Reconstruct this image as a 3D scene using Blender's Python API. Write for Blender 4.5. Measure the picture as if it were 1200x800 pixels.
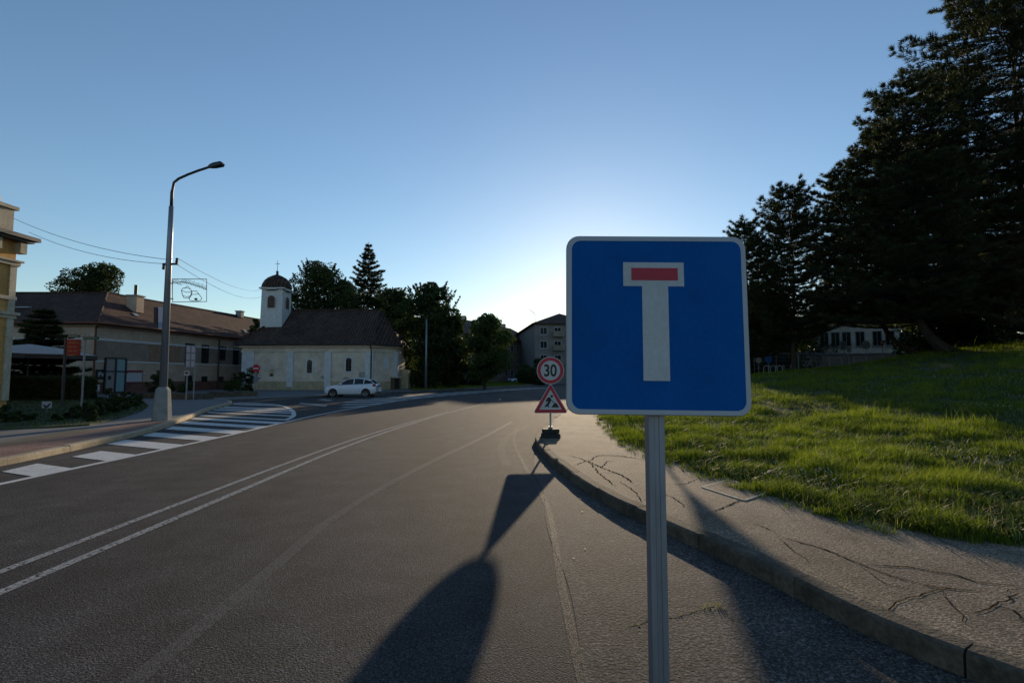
import bpy, math, random
import numpy as np
from mathutils import Vector, Matrix, noise as mnoise

for o in list(bpy.data.objects): bpy.data.objects.remove(o)
random.seed(7); RNG = np.random.default_rng(11)
R = math.radians
scene = bpy.context.scene
COL = scene.collection

# ------------------------------------------------------------------ camera
EYE = 1.6; PITCH = math.atan(40/600)
cam_d = bpy.data.cameras.new('camera'); cam = bpy.data.objects.new('camera', cam_d); COL.objects.link(cam)
cam.location = (0, 0, EYE); cam.rotation_euler = (R(90)+PITCH, 0, 0)
cam_d.sensor_fit = 'HORIZONTAL'; cam_d.sensor_width = 36; cam_d.lens = 18.0
cam_d.clip_start = .05; cam_d.clip_end = 6000
scene.camera = cam

# ------------------------------------------------------------------ sky and sun
SUN_EL, SUN_AZ = R(10.2), R(8.7)          # azimuth from +Y towards +X
w = bpy.data.worlds.new('World'); scene.world = w; w.use_nodes = True
nt = w.node_tree; nt.nodes.clear()
sky = nt.nodes.new('ShaderNodeTexSky'); sky.sky_type = 'NISHITA'; sky.sun_disc = False
sky.sun_elevation = SUN_EL; sky.sun_rotation = SUN_AZ
sky.altitude = 200; sky.air_density = 1.15; sky.dust_density = .15; sky.ozone_density = 3.2
bg = nt.nodes.new('ShaderNodeBackground'); bg.inputs['Strength'].default_value = .15
wo = nt.nodes.new('ShaderNodeOutputWorld')
tintn = nt.nodes.new('ShaderNodeMix'); tintn.data_type = 'RGBA'; tintn.blend_type = 'MULTIPLY'; tintn.inputs['Factor'].default_value = 1; tintn.inputs[7].default_value = (1.05, 1.0, .98, 1)
nt.links.new(sky.outputs[0], tintn.inputs[6]); nt.links.new(tintn.outputs[2], bg.inputs[0]); nt.links.new(bg.outputs[0], wo.inputs[0])
sl = bpy.data.lights.new('sun', 'SUN'); sl.energy = 4.6; sl.angle = R(.53); sl.color = (1, .79, .54)
sun = bpy.data.objects.new('sun', sl); COL.objects.link(sun)
sd = Vector((math.sin(SUN_AZ)*math.cos(SUN_EL), math.cos(SUN_AZ)*math.cos(SUN_EL), math.sin(SUN_EL)))
sun.rotation_euler = sd.to_track_quat('Z', 'Y').to_euler(); sun.location = (10, 60, 40)
scene.view_settings.view_transform = 'Standard'; scene.view_settings.look = 'None'
scene.view_settings.exposure = 0.15; scene.view_settings.gamma = 1

# ------------------------------------------------------------------ pixel rays of the 1200x800 photo -> points in the place
CP, SP = math.cos(PITCH), math.sin(PITCH)
def ray(px, py):
    u = (px-600)/600; v = (400-py)/600
    return Vector((u, CP - v*SP, SP + v*CP))
def G(px, py, z=0.0):
    d = ray(px, py); t = (z-EYE)/d.z
    return Vector((d.x*t, d.y*t, z))
def P(px, py, Y):
    d = ray(px, py); t = Y/d.y
    return Vector((d.x*t, Y, EYE + d.z*t))
def W(px, py, A, B):                      # hit with the vertical plane through A, B
    d = ray(px, py); n = Vector((-(B[1]-A[1]), B[0]-A[0], 0))
    t = (n.x*A[0]+n.y*A[1])/(n.x*d.x+n.y*d.y)
    return Vector((d.x*t, d.y*t, EYE+d.z*t))

# ------------------------------------------------------------------ object helpers
def tag(o, label=None, cat=None, group=None, kind=None):
    if label: o['label'] = label
    if cat: o['category'] = cat
    if group: o['group'] = group
    if kind: o['kind'] = kind
    return o
def thing(name, label, cat, loc=(0,0,0), group=None):
    o = bpy.data.objects.new(name, None); o.empty_display_size = .3; COL.objects.link(o); o.location = loc
    return tag(o, label, cat, group)
def kids(o): return [c for c in bpy.data.objects if c.parent == o]
def copy_tree(o, parent=None):
    c = o.copy(); COL.objects.link(c); c.parent = parent
    for ch in kids(o): copy_tree(ch, c)
    return c
def root_loc(o):
    v = Vector((0,0,0))
    while o is not None: v += Vector(o.location); o = o.parent
    return v

class MB:
    def __init__(s): s.v = []; s.f = []; s.m = []
    def add(s, vs, fs, mi=0):
        b = len(s.v); s.v += [tuple(x) for x in vs]; s.f += [tuple(i+b for i in f) for f in fs]; s.m += [mi]*len(fs); return s
    def box(s, x0, x1, y0, y1, z0, z1, mi=0):
        return s.add([(x0,y0,z0),(x1,y0,z0),(x1,y1,z0),(x0,y1,z0),(x0,y0,z1),(x1,y0,z1),(x1,y1,z1),(x0,y1,z1)],
                     [(0,3,2,1),(4,5,6,7),(0,1,5,4),(1,2,6,5),(2,3,7,6),(3,0,4,7)], mi)
    def prism(s, poly, z0, z1, mi=0, top=None):
        n = len(poly); t = top or poly
        return s.add([(x,y,z0) for x,y in poly]+[(x,y,z1) for x,y in t],
                     [tuple(range(n))[::-1], tuple(range(n,2*n))]+[(i,(i+1)%n,(i+1)%n+n,i+n) for i in range(n)], mi)
    def plate(s, poly, y0, y1, mi=0):      # polygon in XZ, thickness along Y (y0 nearer)
        n = len(poly)
        return s.add([(x,y0,z) for x,z in poly]+[(x,y1,z) for x,z in poly],
                     [tuple(range(n)), tuple(range(n,2*n))[::-1]]+[(i+n,(i+1)%n+n,(i+1)%n,i) for i in range(n)], mi)
    def slab(s, A, B, s0, s1, z0, z1, d0, d1, mi=0):   # box on the wall A->B; s along (metres), d out to the right-hand side
        A = Vector((A[0],A[1])); B = Vector((B[0],B[1])); t = (B-A).normalized(); n = Vector((t.y,-t.x))
        q = [A+t*s0+n*d0, A+t*s1+n*d0, A+t*s1+n*d1, A+t*s0+n*d1]
        return s.prism([tuple(p) for p in q], z0, z1, mi)
    def tube(s, pts, rad, n=8, cap=True, mi=0):
        pts = [Vector(p) for p in pts]
        if not hasattr(rad, '__len__'): rad = [rad]*len(pts)
        vs = []; fs = []; prev = None
        for i, p in enumerate(pts):
            t = (pts[min(i+1,len(pts)-1)]-pts[max(i-1,0)]).normalized()
            a = prev if prev is not None else (Vector((1,0,0)) if abs(t.x) < .9 else Vector((0,1,0)))
            a = (a - t*a.dot(t)).normalized(); prev = a; b = t.cross(a)
            for k in range(n):
                an = 2*math.pi*k/n; vs.append(p + (a*math.cos(an)+b*math.sin(an))*rad[i])
        for i in range(len(pts)-1):
            for k in range(n):
                fs.append((i*n+k, i*n+(k+1)%n, (i+1)*n+(k+1)%n, (i+1)*n+k))
        if cap: fs += [tuple(range(n))[::-1], tuple(range((len(pts)-1)*n, len(pts)*n))]
        return s.add(vs, fs, mi)
    def lathe(s, prof, c=(0,0,0), n=16, mi=0, ph=0):
        vs = []; fs = []
        for r, z in prof:
            for k in range(n):
                a = 2*math.pi*k/n+ph; vs.append((c[0]+r*math.cos(a), c[1]+r*math.sin(a), c[2]+z))
        for i in range(len(prof)-1):
            for k in range(n): fs.append((i*n+k, i*n+(k+1)%n, (i+1)*n+(k+1)%n, (i+1)*n+k))
        fs += [tuple(range(n))[::-1], tuple(range((len(prof)-1)*n, len(prof)*n))]
        return s.add(vs, fs, mi)
    def build(s, name, mats, parent=None, smooth=False, bevel=0):
        L = root_loc(parent)
        me = bpy.data.meshes.new(name); me.from_pydata([(x-L.x,y-L.y,z-L.z) for x,y,z in s.v], [], s.f)
        if not isinstance(mats, (list,tuple)): mats = [mats]
        for m in mats: me.materials.append(m)
        me.polygons.foreach_set('material_index', s.m)
        me.polygons.foreach_set('use_smooth', [smooth]*len(s.f))
        me.update(); o = bpy.data.objects.new(name, me); COL.objects.link(o)
        if parent is not None: o.parent = parent
        if bevel:
            b = o.modifiers.new('bevel', 'BEVEL'); b.width = bevel; b.segments = 2; b.limit_method = 'ANGLE'
        return o

def np_mesh(name, V, F, mats, parent=None, col=None, smooth=False):
    """V (n,3), F (m,k) all same k"""
    L = root_loc(parent); V = V - np.array(L)[None]
    me = bpy.data.meshes.new(name); k = F.shape[1]
    me.vertices.add(len(V)); me.vertices.foreach_set('co', V.astype(np.float32).ravel())
    me.loops.add(F.size); me.loops.foreach_set('vertex_index', F.astype(np.int32).ravel())
    me.polygons.add(len(F)); me.polygons.foreach_set('loop_start', np.arange(0, F.size, k, dtype=np.int32))
    me.polygons.foreach_set('loop_total', np.full(len(F), k, dtype=np.int32))
    if not isinstance(mats, (list,tuple)): mats = [mats]
    for m in mats: me.materials.append(m)
    me.update(calc_edges=True)
    if smooth: me.polygons.foreach_set('use_smooth', [True]*len(F))
    if col is not None:
        a = me.attributes.new('tint', 'FLOAT', 'POINT'); a.data.foreach_set('value', col.astype(np.float32))
    o = bpy.data.objects.new(name, me); COL.objects.link(o)
    if parent is not None: o.parent = parent
    return o

# ------------------------------------------------------------------ materials
def _n(nt, t, **k):
    n = nt.nodes.new(t)
    for a, b in k.items(): setattr(n, a, b)
    return n
def mat(name, col, rough=.7, var=.18, scale=6, bump=0.0, bscale=40, metal=0, spec=.4, col2=None, s2=None, detail=6, thr=(.35,.7), coat=0, vec='Object', stretch=None):
    m = bpy.data.materials.new(name); m.use_nodes = True; t = m.node_tree; b = t.nodes['Principled BSDF']
    tc = _n(t, 'ShaderNodeTexCoord'); src = tc.outputs[vec]
    if stretch:
        mp = _n(t, 'ShaderNodeMapping'); mp.inputs['Scale'].default_value = stretch; t.links.new(src, mp.inputs[0]); src = mp.outputs[0]
    n1 = _n(t, 'ShaderNodeTexNoise'); n1.inputs['Scale'].default_value = scale; n1.inputs['Detail'].default_value = detail; n1.inputs['Roughness'].default_value = .65
    t.links.new(src, n1.inputs['Vector'])
    rp = _n(t, 'ShaderNodeValToRGB'); rp.color_ramp.elements[0].position = thr[0]; rp.color_ramp.elements[1].position = thr[1]
    c = Vector(col); lo = c*(1-var); hi = c*(1+var)
    if col2 is not None: lo = c; hi = Vector(col2)
    rp.color_ramp.elements[0].color = (*lo, 1); rp.color_ramp.elements[1].color = (*hi, 1)
    t.links.new(n1.outputs['Fac'], rp.inputs[0]); out = rp.outputs[0]
    if s2:      # second, finer mottling
        n2 = _n(t, 'ShaderNodeTexNoise'); n2.inputs['Scale'].default_value = s2[0]; n2.inputs['Detail'].default_value = 4; t.links.new(src, n2.inputs['Vector'])
        mr = _n(t, 'ShaderNodeMapRange'); mr.inputs['From Min'].default_value = .3; mr.inputs['From Max'].default_value = .7
        mr.inputs['To Min'].default_value = 1-s2[1]; mr.inputs['To Max'].default_value = 1+s2[1]; t.links.new(n2.outputs['Fac'], mr.inputs[0])
        mx = _n(t, 'ShaderNodeVectorMath', operation='SCALE'); t.links.new(out, mx.inputs[0]); t.links.new(mr.outputs[0], mx.inputs['Scale']); out = mx.outputs[0]
    t.links.new(out, b.inputs['Base Color'])
    b.inputs['Roughness'].default_value = rough; b.inputs['Metallic'].default_value = metal; b.inputs['Specular IOR Level'].default_value = spec
    b.inputs['Coat Weight'].default_value = coat
    if bump:
        nb = _n(t, 'ShaderNodeTexNoise'); nb.inputs['Scale'].default_value = bscale; nb.inputs['Detail'].default_value = 5; t.links.new(src, nb.inputs['Vector'])
        bp = _n(t, 'ShaderNodeBump'); bp.inputs['Strength'].default_value = bump; bp.inputs['Distance'].default_value = .008
        t.links.new(nb.outputs['Fac'], bp.inputs['Height']); t.links.new(bp.outputs[0], b.inputs['Normal'])
    return m

def asphalt(name, c1, c2, stone, grain=150, bump=.9, wear=True):
    m = bpy.data.materials.new(name); m.use_nodes = True; t = m.node_tree; b = t.nodes['Principled BSDF']
    tc = _n(t, 'ShaderNodeTexCoord'); src = tc.outputs['Object']
    big = _n(t, 'ShaderNodeTexNoise'); big.inputs['Scale'].default_value = .35; big.inputs['Detail'].default_value = 6
    mp = _n(t, 'ShaderNodeMapping'); mp.inputs['Scale'].default_value = (2.2,.45,1); t.links.new(src, mp.inputs[0]); t.links.new(mp.outputs[0], big.inputs['Vector'])
    rp = _n(t, 'ShaderNodeValToRGB'); rp.color_ramp.elements[0].position = .35; rp.color_ramp.elements[1].position = .68
    rp.color_ramp.elements[0].color = (*c1,1); rp.color_ramp.elements[1].color = (*c2,1); t.links.new(big.outputs['Fac'], rp.inputs[0])
    vo = _n(t, 'ShaderNodeTexVoronoi'); vo.inputs['Scale'].default_value = grain; t.links.new(src, vo.inputs['Vector'])
    sr = _n(t, 'ShaderNodeSeparateColor'); t.links.new(vo.outputs['Color'], sr.inputs[0])
    r2 = _n(t, 'ShaderNodeValToRGB'); r2.color_ramp.elements[0].position = .45; r2.color_ramp.elements[1].position = 1
    r2.color_ramp.elements[0].color = (.65,.65,.65,1); r2.color_ramp.elements[1].color = (stone,stone,stone,1); t.links.new(sr.outputs[0], r2.inputs[0])
    mx = _n(t, 'ShaderNodeMix', data_type='RGBA', blend_type='MULTIPLY'); mx.inputs['Factor'].default_value = 1
    t.links.new(rp.outputs[0], mx.inputs[6]); t.links.new(r2.outputs[0], mx.inputs[7]); t.links.new(mx.outputs[2], b.inputs['Base Color'])
    bp = _n(t, 'ShaderNodeBump'); bp.inputs['Strength'].default_value = bump; bp.inputs['Distance'].default_value = .010
    nb = _n(t, 'ShaderNodeTexNoise'); nb.inputs['Scale'].default_value = grain*.55; nb.inputs['Detail'].default_value = 3; t.links.new(src, nb.inputs['Vector'])
    t.links.new(nb.outputs['Fac'], bp.inputs['Height']); t.links.new(bp.outputs[0], b.inputs['Normal'])
    n3 = _n(t, 'ShaderNodeTexNoise'); n3.inputs['Scale'].default_value = 48; n3.inputs['Detail'].default_value = 6; n3.inputs['Roughness'].default_value = .8; t.links.new(src, n3.inputs['Vector'])
    m3 = _n(t, 'ShaderNodeMapRange'); m3.inputs['From Min'].default_value = .38; m3.inputs['From Max'].default_value = .64; m3.inputs['To Min'].default_value = .35; m3.inputs['To Max'].default_value = 1.9; t.links.new(n3.outputs['Fac'], m3.inputs[0])
    n4 = _n(t, 'ShaderNodeTexNoise'); n4.inputs['Scale'].default_value = 2.2; n4.inputs['Detail'].default_value = 5; t.links.new(src, n4.inputs['Vector'])
    m4 = _n(t, 'ShaderNodeMapRange'); m4.inputs['From Min'].default_value = .35; m4.inputs['From Max'].default_value = .7; m4.inputs['To Min'].default_value = .74; m4.inputs['To Max'].default_value = 1.22; t.links.new(n4.outputs['Fac'], m4.inputs[0])
    mm = _n(t, 'ShaderNodeMath', operation='MULTIPLY'); t.links.new(m3.outputs[0], mm.inputs[0]); t.links.new(m4.outputs[0], mm.inputs[1])
    sc3 = _n(t, 'ShaderNodeVectorMath', operation='SCALE'); t.links.new(mx.outputs[2], sc3.inputs[0]); t.links.new(mm.outputs[0], sc3.inputs['Scale']); t.links.new(sc3.outputs[0], b.inputs['Base Color'])
    b.inputs['Roughness'].default_value = .9; b.inputs['Specular IOR Level'].default_value = .2
    return m

def pattern(name, kind, cols, scale, rough=.8, bump=.4, mortar=(.1,.1,.1), size=(.5,.25), msize=.02, noise=.2, vec='Object', rot=(0,0,0)):
    m = bpy.data.materials.new(name); m.use_nodes = True; t = m.node_tree; b = t.nodes['Principled BSDF']
    tc = _n(t, 'ShaderNodeTexCoord'); mp = _n(t, 'ShaderNodeMapping'); mp.inputs['Rotation'].default_value = rot; t.links.new(tc.outputs[vec], mp.inputs[0])
    br = _n(t, 'ShaderNodeTexBrick'); br.inputs['Scale'].default_value = scale; br.inputs['Brick Width'].default_value = size[0]; br.inputs['Row Height'].default_value = size[1]
    br.inputs['Mortar Size'].default_value = msize; br.inputs['Color1'].default_value = (*cols[0],1); br.inputs['Color2'].default_value = (*cols[1],1); br.inputs['Mortar'].default_value = (*mortar,1)
    t.links.new(mp.outputs[0], br.inputs['Vector'])
    n2 = _n(t, 'ShaderNodeTexNoise'); n2.inputs['Scale'].default_value = 1.3; n2.inputs['Detail'].default_value = 8; t.links.new(mp.outputs[0], n2.inputs['Vector'])
    mr = _n(t, 'ShaderNodeMapRange'); mr.inputs['From Min'].default_value = .3; mr.inputs['From Max'].default_value = .7; mr.inputs['To Min'].default_value = 1-noise*1.6; mr.inputs['To Max'].default_value = 1+noise; t.links.new(n2.outputs['Fac'], mr.inputs[0])
    mx = _n(t, 'ShaderNodeVectorMath', operation='SCALE'); t.links.new(br.outputs['Color'], mx.inputs[0]); t.links.new(mr.outputs[0], mx.inputs['Scale'])
    t.links.new(mx.outputs[0], b.inputs['Base Color']); b.inputs['Roughness'].default_value = rough
    bp = _n(t, 'ShaderNodeBump'); bp.inputs['Strength'].default_value = bump; bp.inputs['Distance'].default_value = .02; bp.invert = True
    t.links.new(br.outputs['Fac'], bp.inputs['Height']); t.links.new(bp.outputs[0], b.inputs['Normal'])
    return m

def rooftile(name, c1, c2, axis='X', pitch=.2):
    """pan tiles: rounded columns running down the slope plus rows, weathered patches"""
    m = bpy.data.materials.new(name); m.use_nodes = True; t = m.node_tree; b = t.nodes['Principled BSDF']
    tc = _n(t, 'ShaderNodeTexCoord')
    w1 = _n(t, 'ShaderNodeTexWave', wave_type='BANDS', bands_direction=axis); w1.inputs['Scale'].default_value = .314/pitch; w1.inputs['Distortion'].default_value = .15; t.links.new(tc.outputs['Object'], w1.inputs[0])
    w2 = _n(t, 'ShaderNodeTexWave', wave_type='BANDS', bands_direction='Z', wave_profile='SAW'); w2.inputs['Scale'].default_value = .314/.22; t.links.new(tc.outputs['Object'], w2.inputs[0])
    n = _n(t, 'ShaderNodeTexNoise'); n.inputs['Scale'].default_value = .7; n.inputs['Detail'].default_value = 8; n.inputs['Roughness'].default_value = .7; t.links.new(tc.outputs['Object'], n.inputs[0])
    rp = _n(t, 'ShaderNodeValToRGB'); rp.color_ramp.elements[0].position = .38; rp.color_ramp.elements[1].position = .66
    rp.color_ramp.elements[0].color = (*c1,1); rp.color_ramp.elements[1].color = (*c2,1); t.links.new(n.outputs['Fac'], rp.inputs[0])
    vo = _n(t, 'ShaderNodeTexVoronoi'); vo.inputs['Scale'].default_value = 4; t.links.new(tc.outputs['Object'], vo.inputs[0])
    sc = _n(t, 'ShaderNodeSeparateColor'); t.links.new(vo.outputs['Color'], sc.inputs[0])
    mr = _n(t, 'ShaderNodeMapRange'); mr.inputs['To Min'].default_value = .7; mr.inputs['To Max'].default_value = 1.25; t.links.new(sc.outputs[0], mr.inputs[0])
    m1 = _n(t, 'ShaderNodeMapRange'); m1.inputs['To Min'].default_value = .45; m1.inputs['To Max'].default_value = 1.15; t.links.new(w1.outputs['Fac'], m1.inputs[0])
    mu = _n(t, 'ShaderNodeMath', operation='MULTIPLY'); t.links.new(mr.outputs[0], mu.inputs[0]); t.links.new(m1.outputs[0], mu.inputs[1])
    mx = _n(t, 'ShaderNodeVectorMath', operation='SCALE'); t.links.new(rp.outputs[0], mx.inputs[0]); t.links.new(mu.outputs[0], mx.inputs['Scale']); t.links.new(mx.outputs[0], b.inputs['Base Color'])
    ad = _n(t, 'ShaderNodeMath', operation='ADD'); t.links.new(w1.outputs['Fac'], ad.inputs[0]); t.links.new(w2.outputs['Fac'], ad.inputs[1])
    bp = _n(t, 'ShaderNodeBump'); bp.inputs['Strength'].default_value = .6; bp.inputs['Distance'].default_value = .04; t.links.new(ad.outputs[0], bp.inputs['Height']); t.links.new(bp.outputs[0], b.inputs['Normal'])
    b.inputs['Roughness'].default_value = .85; b.inputs['Specular IOR Level'].default_value = .25
    return m

def foliage(name, dark, light, trans=.35, rough=.6):
    m = bpy.data.materials.new(name); m.use_nodes = True; t = m.node_tree; b = t.nodes['Principled BSDF']; out = t.nodes['Material Output']
    at = _n(t, 'ShaderNodeAttribute', attribute_name='tint')
    rp = _n(t, 'ShaderNodeValToRGB'); rp.color_ramp.elements[0].color = (*dark,1); rp.color_ramp.elements[1].color = (*light,1); t.links.new(at.outputs['Fac'], rp.inputs[0])
    t.links.new(rp.outputs[0], b.inputs['Base Color']); b.inputs['Roughness'].default_value = rough; b.inputs['Specular IOR Level'].default_value = .25
    tr = _n(t, 'ShaderNodeBsdfTranslucent'); ms = _n(t, 'ShaderNodeMixShader'); ms.inputs[0].default_value = trans
    mx = _n(t, 'ShaderNodeMix', data_type='RGBA', blend_type='MULTIPLY'); mx.inputs['Factor'].default_value = 1; mx.inputs[7].default_value = (1.25,1.35,.5,1)
    t.links.new(rp.outputs[0], mx.inputs[6]); t.links.new(mx.outputs[2], tr.inputs[0])
    t.links.new(b.outputs[0], ms.inputs[1]); t.links.new(tr.outputs[0], ms.inputs[2]); t.links.new(ms.outputs[0], out.inputs[0])
    return m

M = {}
M['asphalt'] = asphalt('asphalt', (.030,.029,.030), (.046,.044,.044), 2.4)
M['asphalt_old'] = asphalt('asphalt_old', (.045,.040,.037), (.075,.067,.06), 2.4, grain=90, bump=.5)
M['asphalt_side'] = asphalt('asphalt_side', (.035,.035,.035), (.052,.051,.050), 1.6)
M['pave'] = asphalt('pavement_asphalt', (.15,.116,.084), (.265,.21,.152), 1.7, grain=100, bump=.55)
M['pave_far'] = mat('plaza_asphalt', (.10,.10,.10), .85, scale=.8, col2=(.15,.148,.145), bump=.3, bscale=60, s2=(20,.1))
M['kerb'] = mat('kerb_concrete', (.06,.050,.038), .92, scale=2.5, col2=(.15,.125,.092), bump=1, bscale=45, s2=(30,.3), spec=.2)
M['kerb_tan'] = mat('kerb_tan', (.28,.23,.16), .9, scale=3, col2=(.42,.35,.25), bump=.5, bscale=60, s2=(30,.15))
M['crack'] = mat('crack_dirt', (.035,.028,.021), 1, var=.3, scale=30, spec=0)
M['brickpave'] = pattern('brick_paving', 'b', ((.20,.085,.055),(.27,.12,.08)), 5, mortar=(.09,.07,.055), msize=.03, noise=.25)
M['soil'] = mat('soil', (.05,.042,.03), .95, scale=2, col2=(.10,.085,.06), bump=.8, bscale=30)
M['lawn'] = mat('lawn_soil', (.028,.042,.012), .95, scale=1.2, col2=(.055,.075,.022), bump=.8, bscale=40, s2=(25,.3))
M['lawn_dry'] = mat('verge_grass', (.035,.055,.014), .95, scale=.6, col2=(.08,.10,.03), bump=.8, bscale=20, s2=(12,.3))
M['ground'] = mat('far_ground', (.05,.06,.03), .95, scale=.05, col2=(.09,.085,.05), bump=.3, bscale=3)
def paint_mat(name, col, wear=.5, ns=28):
    m = mat(name, col, .75, var=.12, scale=5, bump=.35, bscale=120)
    t = m.node_tree; out = t.nodes['Material Output']; b = t.nodes['Principled BSDF']
    tc = _n(t, 'ShaderNodeTexCoord'); n = _n(t, 'ShaderNodeTexNoise'); n.inputs['Scale'].default_value = ns; n.inputs['Detail'].default_value = 8; n.inputs['Roughness'].default_value = .8
    t.links.new(tc.outputs['Object'], n.inputs[0])
    g = _n(t, 'ShaderNodeMath', operation='GREATER_THAN'); g.inputs[1].default_value = wear; t.links.new(n.outputs['Fac'], g.inputs[0])
    tr = _n(t, 'ShaderNodeBsdfTransparent'); ms = _n(t, 'ShaderNodeMixShader')
    t.links.new(g.outputs[0], ms.inputs[0]); t.links.new(b.outputs[0], ms.inputs[1]); t.links.new(tr.outputs[0], ms.inputs[2]); t.links.new(ms.outputs[0], out.inputs[0])
    return m
M['paint'] = paint_mat('road_paint', (.54,.54,.52), .60)
M['paint_worn'] = paint_mat('road_paint_worn', (.30,.295,.28), .54)
M['seam'] = paint_mat('asphalt_seam', (.12,.11,.10), .50, 150)
M['seam_faint'] = paint_mat('asphalt_seam_faint', (.075,.069,.062), .46, 190)
M['sign_back'] = mat('sign_back', (.32,.33,.34), .5, metal=.6, var=.08)
M['galv'] = mat('galvanised', (.25,.26,.29), .5, metal=.55, var=.22, scale=14, bump=.1, bscale=80, stretch=(1,1,.15))
M['blue'] = mat('sign_blue', (.0,.082,.30), .55, var=.22, scale=1.6, spec=.08, s2=(90,.07))
M['signwhite'] = mat('sign_white', (.42,.43,.44), .5, var=.08, scale=5, s2=(80,.05))
M['signgrey'] = mat('sign_rim', (.36,.38,.42), .45, var=.05, scale=8)
M['red'] = mat('sign_red', (.38,.010,.03), .45, var=.06, scale=10)
M['black'] = mat('sign_black', (.012,.012,.013), .5, var=.1)
M['rubber'] = mat('rubber', (.022,.021,.021), .85, var=.3, scale=12, bump=.4, bscale=90)
M['darkmetal'] = mat('dark_metal', (.05,.05,.055), .5, metal=.5, var=.2)
M['concrete'] = mat('concrete', (.20,.20,.19), .85, scale=5, col2=(.30,.295,.28), bump=.4, bscale=50)
M['polegrey'] = mat('pole_grey', (.25,.26,.29), .45, metal=.5, var=.15, scale=3, stretch=(1,1,.2), bump=.08)
M['glass'] = mat('dark_glass', (.012,.015,.018), .12, var=.2, scale=1, spec=.6)
M['plaster_cream'] = mat('plaster_cream', (.49,.405,.31), .9, scale=1.1, col2=(.70,.60,.48), bump=.3, bscale=25, s2=(7,.08))
M['plaster_white'] = mat('plaster_white', (.50,.50,.50), .9, scale=2, col2=(.60,.60,.58), bump=.3, bscale=25, s2=(5,.1))
M['plaster_stain'] = mat('plaster_stain', (.34,.28,.17), .95, scale=1.5, col2=(.46,.38,.24), bump=.4, bscale=20, s2=(5,.2))
M['plaster_tan'] = mat('plaster_tan', (.37,.275,.20), .92, scale=.8, col2=(.50,.385,.29), bump=.3, bscale=20, s2=(6,.1))
M['plaster_dim'] = mat('plaster_dim', (.21,.16,.125), .92, scale=.8, col2=(.29,.23,.18), bump=.3, bscale=20, s2=(6,.1))
M['plaster_pink'] = mat('plaster_pink', (.23,.14,.09), .92, scale=1.5, col2=(.31,.19,.13), s2=(8,.1))
M['plinth_red'] = mat('plinth_red', (.12,.05,.04), .9, scale=1.5, col2=(.18,.08,.06), s2=(8,.15))
M['plaster_grey'] = mat('plaster_grey', (.17,.155,.14), .92, scale=.5, col2=(.22,.205,.185), bump=.2, bscale=10)
M['yellow'] = mat('plaster_yellow', (.46,.24,.07), .9, scale=1.5, col2=(.58,.34,.12), s2=(8,.1), bump=.3, bscale=25)
M['stone_pale'] = mat('stone_pale', (.40,.34,.25), .9, scale=3, col2=(.52,.46,.36), s2=(10,.15), bump=.3)
M['roof_church'] = rooftile('roof_church', (.052,.034,.026), (.10,.062,.043), 'X', .3)
M['roof_red'] = rooftile('roof_red', (.065,.031,.022), (.135,.064,.042), 'Y', .3)
M['roof_red_x'] = rooftile('roof_red_x', (.05,.028,.021), (.085,.044,.032), 'X', .3)
M['smudge'] = mat('wall_smudge', (.22,.21,.19), .95, scale=4, col2=(.40,.37,.31), s2=(12,.3))
M['roof_far'] = rooftile('roof_far', (.06,.038,.03), (.11,.065,.05), 'X', .35)
M['zinc'] = mat('zinc', (.16,.18,.20), .45, metal=.6, var=.2)
M['copper'] = mat('oxide_pipe', (.14,.045,.02), .6, var=.2)
M['bark'] = mat('bark', (.022,.017,.013), .95, scale=6, col2=(.05,.037,.028), bump=1, bscale=14, stretch=(1,1,.3))
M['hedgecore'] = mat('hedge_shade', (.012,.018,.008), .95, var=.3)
M['needle'] = foliage('needles', (.018,.026,.012), (.055,.065,.028), .25)
M['needle_brown'] = foliage('needles_brown', (.035,.03,.015), (.085,.065,.03), .22)
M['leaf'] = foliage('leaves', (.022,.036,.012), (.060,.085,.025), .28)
M['leaf_light'] = foliage('leaves_light', (.035,.055,.016), (.085,.115,.035), .38)
M['grass'] = foliage('grass_blades', (.036,.066,.006), (.18,.215,.026), .55)
M['grass_dry'] = foliage('grass_dry', (.16,.15,.06), (.30,.26,.13), .4)
M['carwhite'] = mat('car_white', (.66,.70,.76), .3, var=.03, coat=.6, spec=.5)
M['carsilver'] = mat('car_silver', (.40,.42,.44), .32, var=.04, metal=.3, coat=.5)
M['tyre'] = mat('tyre', (.02,.02,.02), .9, var=.2)
M['rim'] = mat('alloy', (.34,.34,.36), .35, metal=.8, var=.05)
M['lampred'] = mat('lamp_red', (.30,.01,.01), .2, var=.1)
M['lampclear'] = mat('lamp_clear', (.45,.47,.5), .12, var=.1)
M['wood'] = mat('weathered_wood', (.08,.05,.03), .8, scale=4, col2=(.14,.09,.055), stretch=(6,6,1))
M['canvas_dark'] = mat('canvas_valance', (.05,.042,.035), .9, var=.2)
M['canvas'] = mat('canvas_white', (.36,.34,.31), .85, var=.06)
M['signgreen'] = mat('sign_green', (.015,.08,.045), .5, var=.1)
M['boardred'] = mat('board_red', (.19,.022,.03), .6, var=.12)
M['teal'] = mat('pale_teal', (.22,.34,.34), .4, var=.1)
M['panelgrey'] = mat('panel_grey', (.27,.24,.22), .6, var=.1)
M['boardblue'] = mat('board_blue', (.15,.18,.24), .5, var=.1)
M['signblue2'] = mat('sign_blue_small', (.01,.13,.45), .4, var=.05)
M['wire'] = mat('wire', (.03,.03,.035), .6, var=.1)
M['flower'] = mat('clover_white', (.46,.44,.34), .8, var=.1)
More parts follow.
